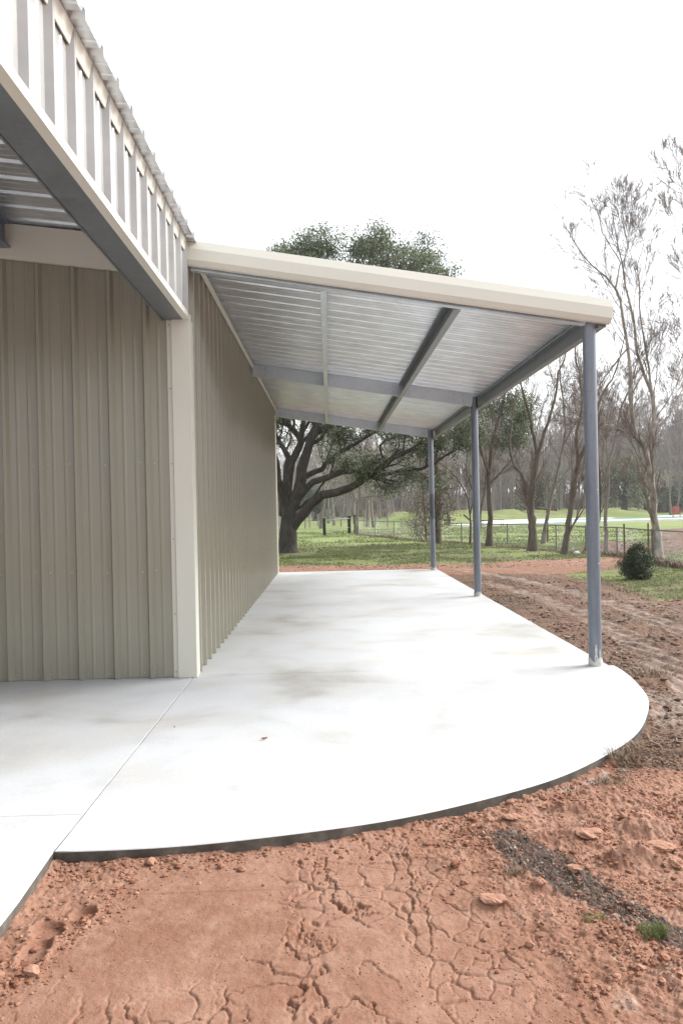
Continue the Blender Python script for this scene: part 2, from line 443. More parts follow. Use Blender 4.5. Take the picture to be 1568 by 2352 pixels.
# corner trim
mb = MB()
def cornertrim(mb, x, y, sy, z0, z1):
    P = [(-.170, .004), (-.166, .010), (-.128, .010), (-.122, .036), (.034, .036), (.036, .034), (.036, -.120), (.010, -.126), (.010, -.160), (.004, -.164)]
    # (x offset, outward -y offset)
    pts = [(x+a, y-sy*b) for a, b in P]
    inner = [(x+a-.002, y-sy*(b-.002)) for a, b in P][::-1]
    mb.add([(p[0], p[1], z0) for p in pts]+[(p[0], p[1], z1) for p in pts], [(i, i+1, i+1+len(P), i+len(P)) for i in range(len(P)-1)])
cornertrim(mb, WX, FY, 1, .002, 3.090)
ct = mb.build('corner_trim', trim_m, bld, solid=.0015)
for z in (.05, .55, 1.2, 1.85, 2.5, 3.05): dupscrew((WX-.148, FY-.011, z), ct, screw_m, r=.005)
mb = MB(); mb.box(WX-.02, WX+.036, EY-.12, EY+.03, .002, 3.56); mb.build('corner_trim', trim_m, bld)
# header wall above the open side of the porch
HY = -1.6
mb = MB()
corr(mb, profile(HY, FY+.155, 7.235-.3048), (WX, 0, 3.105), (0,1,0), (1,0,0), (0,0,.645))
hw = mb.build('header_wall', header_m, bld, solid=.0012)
hw['label'] = 'pale grey ribbed panel above the open porch'
for k in range(14):
    y = 7.235-.3048*k*2+.052
    if y > HY:
        for z in (3.20, 3.62): dupscrew((WX+.001, y, z), hw, screw_m, (1,0,0), .008)
mb = MB()  # J trim at the bottom of the header
mb.extrude([(0,0), (.055,0), (.055,.05), (.050,.05), (.050,.004), (0,.004)], (WX-.02, HY, 3.088), (1,0,0), (0,0,1), (0, FY-HY+.036, 0))
mb.build('header_trim', trim_m, bld)
# galvanized C beam carrying the header
def cprof(d, f, lip=.02, t=.004):
    return [(0,0), (f,0), (f,lip), (f-t,lip), (f-t,t), (t,t), (t,d-t), (f-t,d-t), (f-t,d-lip), (f,d-lip), (f,d), (0,d)]
mb = MB()
mb.extrude([(0,0),(.165,0),(.165,.012),(.01,.012),(.01,.24),(0,.24)], (WX-.188, HY, 3.092), (1,0,0), (0,0,1), (0, FY-HY-.01, 0))
mb.extrude([(0,0),(.012,0),(.012,.03),(0,.03)], (WX-.203, HY, 3.086), (1,0,0), (0,0,1), (0, FY-HY-.012, 0))
mb.build('header_beam', beam_m, bld)
mb = MB()
for X in (-2.78, -4.4, -6.1):
    zb = roofz(X)-.225
    mb.extrude([(a-.0, b) for a, b in [(0,0),(.11,0),(.11,.014),(.062,.014),(.062,.206),(.11,.206),(.11,.22),(0,.22),(0,.206),(.05,.206),(.05,.014),(0,.014)]], (X, HY, zb), (1,0,0), (0,0,1), (0, FY-HY-.04, 0))
    mb.build('porch_purlin', post_m, bld); mb = MB()
# cream board over the front wall
mb = MB()
mb.add([(WX-.18, FY-.058, 3.445+.02), (-6.1, FY-.058, 3.445+.124*4.9), (-6.1, FY-.058, roofz(-6.1)), (WX-.18, FY-.058, roofz(WX-.18)-.004),
        (WX-.18, FY-.026, 3.445+.02), (-6.1, FY-.026, 3.445+.124*4.9), (-6.1, FY-.026, roofz(-6.1)), (WX-.18, FY-.026, roofz(WX-.18)-.004)],
       [(0,1,2,3), (4,7,6,5), (0,4,5,1), (2,6,7,3), (0,3,7,4), (1,5,6,2)])
mb.build('soffit_board', trim_m, bld)
# main roof
def slope_sheet(mb, y0, y1, x0, z0, x1, z1, phase):
    d = Vector((x1-x0, 0, z1-z0)); n = Vector((-(z1-z0), 0, (x1-x0))).normalized()
    if n.z < 0: n = -n
    corr(mb, profile(y0, y1, phase), (x0, 0, z0), (0,1,0), n, d)
RE = WX+.108
mb = MB(); slope_sheet(mb, HY-.1, EY+.05, RE, roofz(RE)+.012, -6.1, roofz(-6.1)+.012, .12)
mb.build('roof', sheet_m, bld, solid=.0012)
mb = MB(); slope_sheet(mb, HY-.1, EY+.05, -6.1, roofz(-6.1)+.012, -11.1, roofz(-1.1), .12); mb.build('roof', sheet_m, bld, solid=.0012)
mb = MB()
mb.extrude([(0,0), (.008,-.002), (.024,.078), (.024,.092), (0,.092)], (WX+.009, HY, 3.668), (1,0,0), (0,0,1), (0, FY-HY-.02, 0))
et = mb.build('eave_trim', trim_m, bld)
mb = MB(); mb.box(-2.9, WX+.02, HY-.05, HY, 3.14, 3.75); mb.build('header_wall', wall_m, bld)
mb = MB(); mb.bbox(WX-.17, WX+.03, HY-.05, HY+.12, 0.003, 3.13); mb.build('porch_column', trim_m, bld)

# ------------------------------------------------------------------ lean-to canopy
can = empty('patio_canopy', (WX, FY, 0), 'lean-to patio cover with silver corrugated roof, cream fascia and three round steel posts', 'patio cover')
XE = 2.47
mb = MB(); slope_sheet(mb, 6.97, EY+.10, WX+.045, canz(WX+.045)+.003, XE, canz(XE)+.003, 7.05)
mb.build('roof_sheet', sheet_m, can, solid=.0012)
d = Vector((XE+.03-WX-.012, 0, -CP*(XE+.03-WX-.012))); n = Vector((CP, 0, 1)).normalized()
mb = MB()   # fascia of the near rake
fp = [(7.08, .045), (6.99, .045), (6.945, -.035), (6.925, -.135), (6.96, -.175), (7.015, -.175), (7.015, -.170), (6.963, -.170), (6.930, -.134), (6.950, -.036), (6.992, .041), (7.08, .041)]
mb.extrude(fp, (WX+.012, 0, canz(WX+.012)), (0,1,0), n, d); mb.build('fascia', trim_m, can)
mb = MB(); fp2 = [(EY+.02, .045), (EY+.12, .045), (EY+.14, -.03), (EY+.14, -.15), (EY+.11, -.15), (EY+.11, .04), (EY+.02, .04)]
mb.extrude(fp2, (WX+.012, 0, canz(WX+.012)), (0,1,0), n, d); mb.build('fascia', trim_m, can)
# rafters across
for Y in (7.045, 12.66, 18.22):
    mb = MB(); xa, xb = WX+.04, 2.28
    D = Vector((xb-xa, 0, -CP*(xb-xa)))
    mb.extrude(cprof(.195, .06, .02), (xa, Y, canz(xa)-.197), (0,1,0), n, D); r = mb.build('rafter', galv_m, can)
    for X in (-.95, -.75, -.15, .12, 1.05, 1.28, 2.0, 2.15):
        for q in (.05, .14):
            if Y > 8: dupscrew((X, Y-.001, canz(X)-q), r, screw_m, r=.006, name='bolt')
for X in (-.045, 1.14):
    for y0, y1 in ((7.11, 12.66), (12.725, 18.22)):
        mb = MB(); mb.extrude(cprof(.19, .065 if X > 0 else .055, .02), (X, y0, canz(X+.03)-.200), (1,0,0), (0,0,1), (0, y1-y0-.002, 0))
        # C opens to the left
        mb.v = [(2*X+.0325*2-v[0], v[1], v[2]) for v in mb.v]
        mb.build('purlin', purlin_shaded_m if X > 0 else galv_m, can)
mb = MB(); mb.extrude(cprof(.19, .065, .02), (2.392, 7.02, canz(2.425)-.198), (1,0,0), (0,0,1), (0, EY+.08-7.02, 0))
mb.v = [(2.392*2+.065-v[0], v[1], v[2]) for v in mb.v]
mb.build('eave_purlin', purlin_shaded_m, can)
mb = MB()   # cream angle closing the wall side
mb.extrude([(0,0), (.045,0), (.045,.004), (.004,.004), (.004,.055), (0,.055)], (WX+.034, FY+.06, 3.742-.062), (1,0,0), (0,0,1), (0, EY-FY-.08, 0))
mb.build('wall_angle', trim_m, can)
PX = 2.328
for i, Y in enumerate((7.09, 12.72, 18.17)):
    mb = MB(); R = .0572; nn = 28
    zt = canz(PX)-.035
    hs_ = [.0, .02, .9+.4*i, .903+.4*i, .906+.4*i, 1.55-.2*i, 1.553-.2*i, 1.556-.2*i, zt]
    rs_ = [R, R, R, R-.002, R, R, R-.002, R, R]
    mb.tube([(PX, Y, z) for z in hs_], rs_, nn)
    p = mb.build('post', post_m, can, auto=True)
    p['label'] = ['nearest round blue-grey steel post with white grout smeared at its foot', 'middle round blue-grey steel post', 'farthest round blue-grey steel post at the end of the patio'][i]
    mb = MB(); a = np.linspace(0, 2*np.pi, 29)[:-1]
    rng2 = np.random.default_rng(i)
    vs = []; 
    prof = [(.063, .001), (.061, .014), (.0582, .045)]
    jj = .6+.9*np.abs(np.sin(a*1.5+i))+rng2.random(28)*.35
    for r_, z_ in prof:
        for k in range(28): vs.append((PX+math.cos(a[k])*r_, Y+math.sin(a[k])*r_, z_*(jj[k] if z_ > .005 else 1)))
    mb.add(vs, [(q*28+k, q*28+(k+1) % 28, (q+1)*28+(k+1) % 28, (q+1)*28+k) for q in range(2) for k in range(28)])
    if i == 0:
        for an, z0, z1, wd in ((-1.75, .05, .19, .012), (-1.15, .05, .15, .008)):
            pts = []
            for q in range(7):
                z = z0+(z1-z0)*q/6; ww = wd*(1-.5*q/6)*(1+.3*math.sin(q*2))/R
                pts += [(PX+math.cos(an-ww)*(R+.0012), Y+math.sin(an-ww)*(R+.0012), z), (PX+math.cos(an+ww)*(R+.0012), Y+math.sin(an+ww)*(R+.0012), z)]
            mb.add(pts, [(2*q, 2*q+1, 2*q+3, 2*q+2) for q in range(6)])
    mb.build('grout_collar', grout_m, p, smooth=True)
    mb = MB(); mb.box(PX-.05, PX+.062, Y-.05, Y+.05, zt+.001, zt+.009); mb.build('cap_plate', galv_m, p)

# ------------------------------------------------------------------ slabs
def slab(name, outline, label=None, z1=0., th=.16, c=.0035):
    n_ = len(outline); P = [Vector((x, y)) for x, y in outline]
    area = sum(P[i].x*P[(i+1) % n_].y-P[(i+1) % n_].x*P[i].y for i in range(n_))
    if area < 0: P = P[::-1]
    ins = []
    for i in range(n_):
        e1 = (P[i]-P[i-1]).normalized(); e2 = (P[(i+1) % n_]-P[i]).normalized()
        n1 = Vector((-e1.y, e1.x)); n2 = Vector((-e2.y, e2.x)); b = (n1+n2); b = b/max(.3, b.length_squared/2)
        ins.append(P[i]+b*c)
    mb = MB()
    vs = [(p.x, p.y, z1) for p in ins]+[(p.x, p.y, z1-c) for p in P]+[(p.x, p.y, z1-th) for p in P]
    fs = [tuple(range(n_))]+[(i+n_, (i+1) % n_+n_, (i+1) % n_, i) for i in range(n_)]+[(i+2*n_, (i+1) % n_+2*n_, (i+1) % n_+n_, i+n_) for i in range(n_)]
    mb.add(vs, fs); o = mb.build(name, slab_m); tag(o, label, kind='structure'); return o
CX, CY, RR = WX+.0, 7.06, 3.68
arc = []
for k in range(61):
    t = math.pi/2*k/60
    r_ = RR*(1+.018*math.sin(2*t)**2)+.004*math.sin(t*23)
    arc.append((CX+r_*math.cos(-t)-.0, CY+r_*math.sin(-t)*.985))
jog = [(WX+.001+.0012*math.sin(k*1.9)+.0009*math.sin(k*5.3), 3.46+(7.0-3.46)*k/40) for k in range(41)]
ed = arc+[(jog[0][0], arc[-1][1]+.0)]+jog[1:]+[(WX+.006, CY-.004)]
slab('patio_slab', ed, 'pale concrete slab with a rounded outer edge at the near corner')
slab('patio_slab', [(WX-.1, CY+.002), (PX+.11, CY+.002), (PX+.11, EY+.12), (WX-.1, EY+.12)], 'pale concrete slab under the canopy')
jl = [(x-.0038, y) for x, y in jog]
slab('porch_slab', [(WX-.002, arc[-1][1]+.42)]+[p for p in jl if p[1] > arc[-1][1]+.43]+[(WX-.004, FY+.05), (-11, FY+.05), (-11, arc[-1][1]+.42)], 'pale concrete porch slab in front of the recessed wall')
slab('porch_slab', [(WX-.002, arc[-1][1]+.4188), (-11, arc[-1][1]+.4188), (-11, -1.9), (WX+.035, -1.9), (WX+.02, 3.0), (WX, arc[-1][1]-.03), (WX-.002, arc[-1][1]+.1)], 'near strip of the pale concrete porch slab')
slab('floor_slab', [(-11, FY+.06), (WX-.11, FY+.06), (WX-.11, EY+.02), (-11, EY+.02)], z1=-.02)

# ------------------------------------------------------------------ ground
def lines(segs):
    """segs: list of (start, end, step0, step1); geometric steps"""
    out = []
    for a, b, s0, s1 in segs:
        p = a; 
        while p < b:
            out.append(p); f = (p-a)/(b-a); p += s0*(s1/s0)**f
    out.append(segs[-1][1]); return np.array(out)
neg = -lines([(1.35, 2.6, .006, .03), (2.6, 12, .06, .8), (12, 300, 1, 90)])[::-1]
xs = np.concatenate([neg, lines([(-1.349, 1.6, .0042, .0042), (1.6, 5, .0045, .022), (5, 14, .022, .10), (14, 60, .14, 1.2), (60, 400, 1.3, 90)])])
ys = np.concatenate([np.array([-60., -30, -15, -8, -4, -2, -1, 0, .5, .9, 1.2, 1.4, 1.55, 1.65, 1.75, 1.82, 1.87]), lines([(1.92, 3.3, .0045, .0052), (3.3, 7, .0055, .018), (7, 24, .02, .10), (24, 60, .13, 1.2), (60, 540, 1.3, 90)])])
GX, GY = np.meshgrid(xs, ys)
def zone(poly, soft=.25, z=-.2, world=False):
    P = poly if world else [gp(a, b, z) for a, b in poly]
    return ss(soft, -soft, sdpoly(GX, GY, P))
slabpoly = [(-11, -2), (WX+.03, -2), (WX, 3.44)]+arc[::-1]+[(PX+.11, CY), (PX+.11, EY+.12), (-11, EY+.12)]
SD = sdpoly(GX, GY, slabpoly)
dist = np.hypot(GX, GY)
zB = -.058-.142*ss(7.5, 17, GY+.35*np.maximum(GX-2.4, 0))+.05*ss(5, 300, dist)*0
und = (fbm(GX*.35, GY*.35, 3, 11)-.5)*.10*ss(.1, 3, SD)
# zones
brown = zone([(1478, 1560), (1600, 1660), (1590, 1780), (1480, 1765), (1425, 1790), (1395, 1745), (1310, 1775), (1200, 1700), (1300, 1400), (900, 1290), (1120, 1300), (1230, 1330), (1400, 1345), (1500, 1378), (1720, 1376), (1900, 1600), (2600, 1700), (2600, 1590)], .35, -.07)
brown = np.maximum(brown, ss(8.0, 3.5, np.abs(GX-6.5))*ss(20.4, 19.2, GY)*ss(4.6, 5.4, GY)*ss(1.8, 2.4, GX))
fence_brown = zone([(1500, 1222), (1640, 1210), (1800, 1300), (1640, 1305), (1515, 1292), (1420, 1280), (1345, 1276), (1340, 1258), (1400, 1245), (1495, 1262)], .6)
far_brown = zone([(1120, 1187), (1480, 1178), (1490, 1191), (1300, 1193), (1120, 1198), (960, 1205), (880, 1202), (880, 1198)], 1.5)
brown = np.maximum(brown, np.maximum(fence_brown, far_brown))
grass = ss(22.5, 24.0, GY+.0*GX+.5*np.sin(GX*.7))*(1-fence_brown)
patch = zone([(1372, 1312), (1440, 1350), (1495, 1378), (1600, 1382), (1800, 1380), (2200, 1300), (1568, 1278), (1500, 1293), (1440, 1300)], .5)
patch2 = zone([(1290, 1318), (1350, 1310), (1440, 1316), (1430, 1328), (1330, 1330)], .3)
grass = np.maximum(grass, np.maximum(patch, patch2*.75))
orange = ss(1.0, 0., np.abs(GY-20.9+.10*(GX-3))-1.15)*ss(11.5, 9.5, GX)*(1-patch)
orange = np.maximum(orange, ss(1.5, .3, np.abs(GY-19.3))*ss(3, 2, GX))
field = ss(34, 44, GY+1.2*np.maximum(GX-6, 0)*0)*(1-far_brown)
field = np.maximum(field, zone([(1030, 1208), (1400, 1203), (1600, 1202), (1600, 1222), (1480, 1240), (1400, 1240), (1340, 1245), (1150, 1250), (1060, 1225)], 1.))*(1-fence_brown)
field = np.maximum(field, .75*zone([(695, 1215), (980, 1228), (975, 1245), (700, 1262)], 1.2))
dark = zone([(1080, 1915), (1180, 1905), (1270, 1960), (1380, 2030), (1500, 2100), (1600, 2150), (1640, 2190), (1540, 2180), (1420, 2120), (1290, 2050), (1180, 1990)], .06, -.06)
pale = zone([(1480, 1590), (1568, 1600), (1700, 1650), (1600, 1680), (1480, 1665)], .2, -.07)*.8
pale = np.maximum(pale, .36*zone([(1350, 2200), (1620, 2150), (1700, 2400), (1350, 2352)], .15, -.06))
pale = np.maximum(pale, .72*zone([(1230, 1830), (1350, 1790), (1395, 1770), (1400, 1790), (1300, 1830)], .05, -.06))
pale = np.maximum(pale, .7*zone([(1480, 1376), (1600, 1380), (1700, 1395), (1600, 1395)], .3))
def bandmask(pts, wid, z=-.12):
    P = [gp(a, b, z) for a, b in pts]; d = np.full(GX.shape, 99.)
    for a, b in zip(P[:-1], P[1:]):
        ex, ey = b.x-a.x, b.y-a.y; t = np.clip(((GX-a.x)*ex+(GY-a.y)*ey)/(ex*ex+ey*ey), 0, 1); d = np.minimum(d, np.hypot(GX-a.x-t*ex, GY-a.y-t*ey))
    return ss(wid, wid*.6, d)
tracks = np.maximum(bandmask([(1060, 1302), (1180, 1318), (1300, 1345), (1430, 1392), (1560, 1450), (1700, 1520)], .26), bandmask([(1110, 1325), (1230, 1360), (1340, 1410), (1440, 1470), (1540, 1545), (1640, 1640)], .24))
tracks = np.maximum(tracks, bandmask([(1150, 1296), (1330, 1318), (1500, 1385), (1640, 1420)], .22)*.7)*(1-grass)
pale = np.maximum(pale, tracks*.50)
brown = np.clip(brown-.0*tracks, 0, 1)
nearm = ss(9.5, 6.0, GY)*ss(9, 6, GX)          # where fine relief matters
# clay flat smooth zone and rough zones (0 smooth .. 1 rough)
leftrough = zone([(-200, 2100), (60, 2010), (180, 1955), (330, 1985), (290, 2070), (240, 2130), (150, 2200), (60, 2280), (-100, 2352)], .10, -.06)
rightrough = ss(.25, .95, GX+.40*(GY-3.0)*0+.35*(fbm(GX*2, GY*2, 3, 31)-.5)-.30*(2.9-GY))
edge = np.exp(-np.maximum(SD, 0)/.10)*ss(6, 4.4, GY)
rough = np.clip(np.maximum(np.maximum(leftrough, rightrough*.9), edge), 0, 1)
flat = (1-rough)*ss(5.0, 4.2, GY)
NR = slice(0, int(np.searchsorted(ys, 5.6))); BR = slice(0, int(np.searchsorted(ys, 26)))
NC = slice(int(np.searchsorted(xs, -3.5)), int(np.searchsorted(xs, 5))); BC = slice(int(np.searchsorted(xs, -3.5)), int(np.searchsorted(xs, 16)))
def near(fn):
    out = np.zeros(GX.shape); out[NR, NC] = fn(GX[NR, NC], GY[NR, NC]); return out
def mid(fn):
    out = np.zeros(GX.shape); out[BR, BC] = fn(GX[BR, BC], GY[BR, BC]); return out
XN, YN = xs[NC], ys[NR]
def dist0(q):
    gy, gx = np.gradient(q, YN, XN); return q/(np.hypot(gx, gy)+.25)
def clayrelief(X, Y):
    m1 = ss(.40, .60, fbm(X*1.7+3, Y*1.3, 2, 41)+.26*ss(-.45, .6, X)-.10)
    h = np.zeros(X.shape)
    for (fx, fy, sd_, lev, hh, wd, am) in ((2.6, .9, 401, .5, .004, .0040, 1), (4.2, 1.5, 411, .48, .004, .0034, .9), (2.0, 3.4, 421, .52, .002, .0026, .7), (7, 3.2, 431, .5, .0035, .0028, .7), (3.6, 1.2, 441, .56, .005, .0044, 1)):
        q = fbm(X*fx+.30*fbm(X*11, Y*11, 4, sd_+5, .6), Y*fy+.22*fbm(X*11+4, Y*11, 4, sd_+6, .6), 3, sd_, .42)-lev
        d = dist0(q); d = d+.0060*(fbm(X*30, Y*30, 4, sd_+8, .65)-.5)*2
        mk = m1*ss(.44, .54, fbm(X*2.3+sd_, Y*1.9, 2, sd_+3)+.10*ss(-.2, 1, X))*am
        w_ = wd*(.45+1.1*ss(.35, .7, fbm(X*7, Y*7, 2, sd_+7)))
        h -= .017*np.exp(-np.abs(d/(w_*.8))**2.2)*mk                       # the gap
        h += hh*(ss(-.004, .004, d)-.5)*mk*ss(.25, .02, d)      # one lip stands above the other
        h += .0030*np.exp(-np.abs(d-.010)/.010)*mk*(d > 0)     # curled edge
    e = voro(X*9+.8*fbm(X*9, Y*9, 3, 3), Y*6.5+.8*fbm(X*9+5, Y*9, 3, 5), 51)
    h -= .010*np.exp(-((e[1]-e[0])/.045)**2)*ss(.50, .62, fbm(X*2.6, Y*2.6, 2, 61)+.14*ss(.1, 1.2, X))
    h += .0045*(fbm(X*4, Y*4, 4, 81)-.5)+.0050*(fbm(X*34, Y*34, 4, 82, .65)-.5)
    h -= .005*np.exp(-((Y-3.17-.02*X)/.006)**2)*ss(-.9, -.7, X)*ss(.45, .3, X)
    return h
hflat = near(clayrelief)
hrough = near(lambda X, Y: .040*(fbm(X*9, Y*9, 5, 91, .62)-.5)+.012*(1-np.abs(fbm(X*16, Y*16, 4, 92, .6)-.5)*2)+.022*(fbm(X*40, Y*40, 4, 93, .65)-.5)-.006)
hb = mid(lambda X, Y: .055*(fbm(X*3.5, Y*5.5, 5, 95, .62)-.5)+.040*(np.abs(fbm(X*9, Y*16, 4, 96)-.5)*-2)+.026*(fbm(X*38, Y*38, 3, 97)-.5))
fine = flat*hflat+(1-flat)*((1-brown)*hrough*(.65+.5*rightrough)+brown*hb)
# tyre ridges in the tilled brown earth
tr = brown*ss(22, 15, GY)*.018*np.sin((GX*.55-GY*.95)*9+3*fbm(GX*.8, GY*.8, 2, 99))*ss(.3, 1.2, SD)*ss(7, 9, GY)
fine = fine*(1-.75*tracks)-.022*tracks+.014*tracks*np.sin((GX*.9+GY*.25)*30+2*fbm(GX, GY, 2, 5))*ss(14, 10, GY)
fine = fine*np.clip(nearm+.8*brown*ss(40, 20, GY), 0, 1)+tr
fb = fence_brown*.25*fbm(GX*1.2, GY*1.2, 4, 101)+far_brown*1.3*fbm(GX*.25, GY*.4, 3, 102)
grb = grass*ss(60, 25, GY)*.035*(fbm(GX*4, GY*4, 4, 103)-.5)
# lumps the photo shows: big clods, ridge of turned earth, heel prints
LN = mid(lambda X, Y: .7+.6*fbm(X*14, Y*14, 3, 111))
def lump(px, py, rx, ry, h, z=-.06):
    c = gp(px, py, z); out = np.zeros(GX.shape)
    I = slice(int(np.searchsorted(ys, c.y-2.5*ry)), int(np.searchsorted(ys, c.y+2.5*ry))); J = slice(int(np.searchsorted(xs, c.x-2.5*rx)), int(np.searchsorted(xs, c.x+2.5*rx)))
    q = ((GX[I, J]-c.x)/rx)**2+((GY[I, J]-c.y)/ry)**2
    out[I, J] = h*np.exp(-q**1.5)*LN[I, J]; return out
for a in ((1195, 1888, .09, .05, .03), (1290, 1925, .12, .05, .035), (1330, 1860, .16, .05, .04), (1440, 1980, .10, .06, .05), (1500, 1975, .16, .05, .045), (1480, 1905, .12, .08, .05),
          (1340, 1935, .10, .07, .03), (1130, 2075, .10, .05, .03), (1240, 2040, .05, .03, .03), (1030, 1985, .08, .05, .03), (1490, 1565, .25, .18, .10), (1550, 1750, .6, .07, .04), (1560, 1730, .5, .05, .05)):
    fine = fine+lump(*a)*.8
for (px, py, rx, ry) in ((192, 2102, .045, .05), (112, 2140, .055, .06), (80, 2190, .045, .10)):
    c = gp(px, py, -.06); q = np.hypot((GX-c.x)/rx, (GY-c.y)/ry)
    fine = fine*(1-ss(1.25, .9, q))-.020*ss(1.05, .85, q)+.006*np.exp(-((q-1.2)/.2)**2)
GZ = zB+und+fine+fb+grb
GZ = np.where(SD < .0, np.minimum(GZ, -.05)-.06*ss(0, -.1, SD), GZ)
GZ = GZ+.030*np.exp(-(np.maximum(SD, 0)/.05)**2)*(fbm(GX*3, GY*3, 3, 201)+.25*vn(GX*16, GY*16, 202)-.12)*(SD > -.02)*ss(12, 9, GY)
GZ = np.where((SD >= 0) & (SD < .5), np.minimum(GZ, -.012), GZ)
ny, nx = GX.shape; print('grid', nx, ny)
idx = np.arange(nx*ny).reshape(ny, nx)
Fq = np.stack([idx[:-1, :-1], idx[:-1, 1:], idx[1:, 1:], idx[1:, :-1]], -1).reshape(-1, 4)
g = npmesh('ground', np.stack([GX.ravel(), GY.ravel(), GZ.ravel()], -1), Fq, ground_m, smooth=True,
           attrs={'brown': brown, 'grass': grass, 'orange': orange, 'field': field, 'dark': dark, 'pale': pale})
tag(g, kind='structure')
def samp(A, x, y):
    i = np.clip(np.searchsorted(xs, x)-1, 0, nx-2); j = np.clip(np.searchsorted(ys, y)-1, 0, ny-2)
    fx = (x-xs[i])/(xs[i+1]-xs[i]); fy = (y-ys[j])/(ys[j+1]-ys[j])
    return (A[j, i]*(1-fx)+A[j, i+1]*fx)*(1-fy)+(A[j+1, i]*(1-fx)+A[j+1, i+1]*fx)*fy
def gz(x, y): return float(samp(GZ, np.array([x]), np.array([y]))[0])

# ------------------------------------------------------------------ soil clods
def icos(sub):
    bm = bmesh.new(); bmesh.ops.create_icosphere(bm, subdivisions=sub, radius=1)
    V = np.array([v.co[:] for v in bm.verts]); F = np.array([[v.index for v in f.verts] for f in bm.faces]); bm.free(); return V, F
def scatter_clods(x, y, s, sub, name):
    V0, F0 = icos(sub); n_ = len(x); m = len(V0)
    V = np.repeat(V0[None], n_, 0)
    V *= (1+.55*(rng.random((n_, m, 1))-.5))
    sc3 = np.stack([s*rng.uniform(.7, 1.4, n_), s*rng.uniform(.7, 1.4, n_), s*rng.uniform(.4, .85, n_)], -1)
    V *= sc3[:, None]; a = rng.uniform(0, 6.28, n_); ca, sa = np.cos(a)[:, None], np.sin(a)[:, None]
    X = V[:, :, 0]*ca-V[:, :, 1]*sa; Y = V[:, :, 0]*sa+V[:, :, 1]*ca
    z = samp(GZ, x, y)+s*.2
    V = np.stack([X+x[:, None], Y+y[:, None], V[:, :, 2]+z[:, None]], -1).reshape(-1, 3)
    F = (F0[None]+(np.arange(n_)*m)[:, None, None]).reshape(-1, 3)
    b = np.repeat((samp(brown, x, y) > .5).astype(float), m)
    return V, F, b
def rej(n_, x0, x1, y0, y1, dens, minsd=.012):
    x = rng.uniform(x0, x1, n_*6); y = rng.uniform(y0, y1, n_*6)
    dd = dens(x, y); k = (rng.random(len(x)) < dd) & (samp(SD, x, y) > minsd)
    return x[k][:n_], y[k][:n_]
Vs, Fs, Bs, off = [], [], [], 0
def addc(x, y, s, sub):
    global off
    V, F, b = scatter_clods(x, y, s, sub, ''); Vs.append(V); Fs.append(F+off); Bs.append(b); off += len(V)
dr = lambda x, y: samp(rough, x, y)**1.5*(.15+ss(.45, .6, fbm(x*5, y*5, 3, 121)))
x, y = rej(30000, -1.9, 3.6, 2.0, 5.2, dr); addc(x, y, .0025+.008*rng.random(len(x))**3, 1)
x, y = rej(900, -1.7, 3.6, 2.0, 5.2, dr, .03); addc(x, y, .007+.016*rng.random(len(x))**4, 2)
x, y = rej(2600, -1.3, 2.6, 3.2, 5.0, lambda x, y: np.exp(-samp(SD, x, y)/.05)*(samp(SD, x, y) > 0)*(.2+ss(.4, .6, fbm(x*7, y*7, 2, 5))), .01); addc(x, y, .002+.009*rng.random(len(x))**2.5, 1)
x, y = rej(9000, -1.5, 2.2, 2.0, 4, lambda x, y: .15+.7*ss(-.3, .8, x)*ss(.4, .6, fbm(x*3, y*3, 3, 8)), .02); addc(x, y, .0010+.0030*rng.random(len(x))**2.5, 1)
x, y = rej(9000, 1.8, 9, 4.6, 17, lambda x, y: samp(brown*(1-tracks), x, y)*ss(.4, .65, fbm(x*2, y*3, 3, 131)), .03); addc(x, y, .006+.025*rng.random(len(x))**4, 1)
o = npmesh('soil_clods', np.vstack(Vs), np.vstack(Fs), clod_m, smooth=False, attrs={'brown': np.concatenate(Bs)})
tag(o, 'loose crumbs of red and brown soil over the bare earth', 'soil clods', kind='stuff')
# a few big lumps as things
def big_clod(px, py, s, label, flatn=.5, stretch=1.4, z=-.06, mat=None):
    c = gp(px, py, z); V, F = icos(4); n_ = len(V)
    k = 1+.9*(fbm(V[:, 0]*1.7+c.x*9+V[:, 2], V[:, 1]*1.7-V[:, 2]*.9+c.y*7, 4, 7)-.5)+.45*(fbm(V[:, 0]*4+c.x*3+V[:, 2]*3, V[:, 1]*4-V[:, 2]*3, 4, 17, .65)-.5)
    V = V*k[:, None]*np.array([s*stretch, s, s*flatn]); zz = gz(c.x, c.y)
    V = V*.68+np.array([c.x, c.y, zz+s*flatn*.08])
    o = npmesh('soil_clod', V, F, mat or clod_m, smooth=False, attrs={'brown': np.zeros(n_)}, at=(c.x, c.y, zz)); tag(o, label, 'soil clod')
big_clod(1132, 2078, .05, 'flat cracked orange clod below the dark strip of dead grass', .35, 1.5)
big_clod(1175, 1890+0, .045, 'smooth orange slab of clay just outside the rounded slab edge', .3, 1.4)
big_clod(1350, 1932, .062, 'broad flaky lump of pinkish clay right of the dark strip of dead grass', .35, 1.3)
big_clod(1480, 1892, .06, 'tall jagged reddish clod near the right edge of the bare earth', .75, 1.2)
big_clod(1437, 1962, .05, 'left lump of the turned ridge of red clay', .6, 1.7)
big_clod(1504, 1972, .055, 'right lump of the turned ridge of red clay', .55, 1.9)
big_clod(1238, 2042, .028, 'small round clod lying on the dark strip of dead grass', .75, 1.2)
big_clod(1098, 1848, .026, 'grey crumbling mortar lump against the rounded slab edge', .8, 1.5, mat=grout_m)
big_clod(1068, 1858, .03, 'pale flat mortar lump against the rounded slab edge', .55, 2.0, mat=grout_m)
big_clod(1545, 1990, .05, 'dark red clod farthest right beside the turned clay ridge', .7, 1.2)

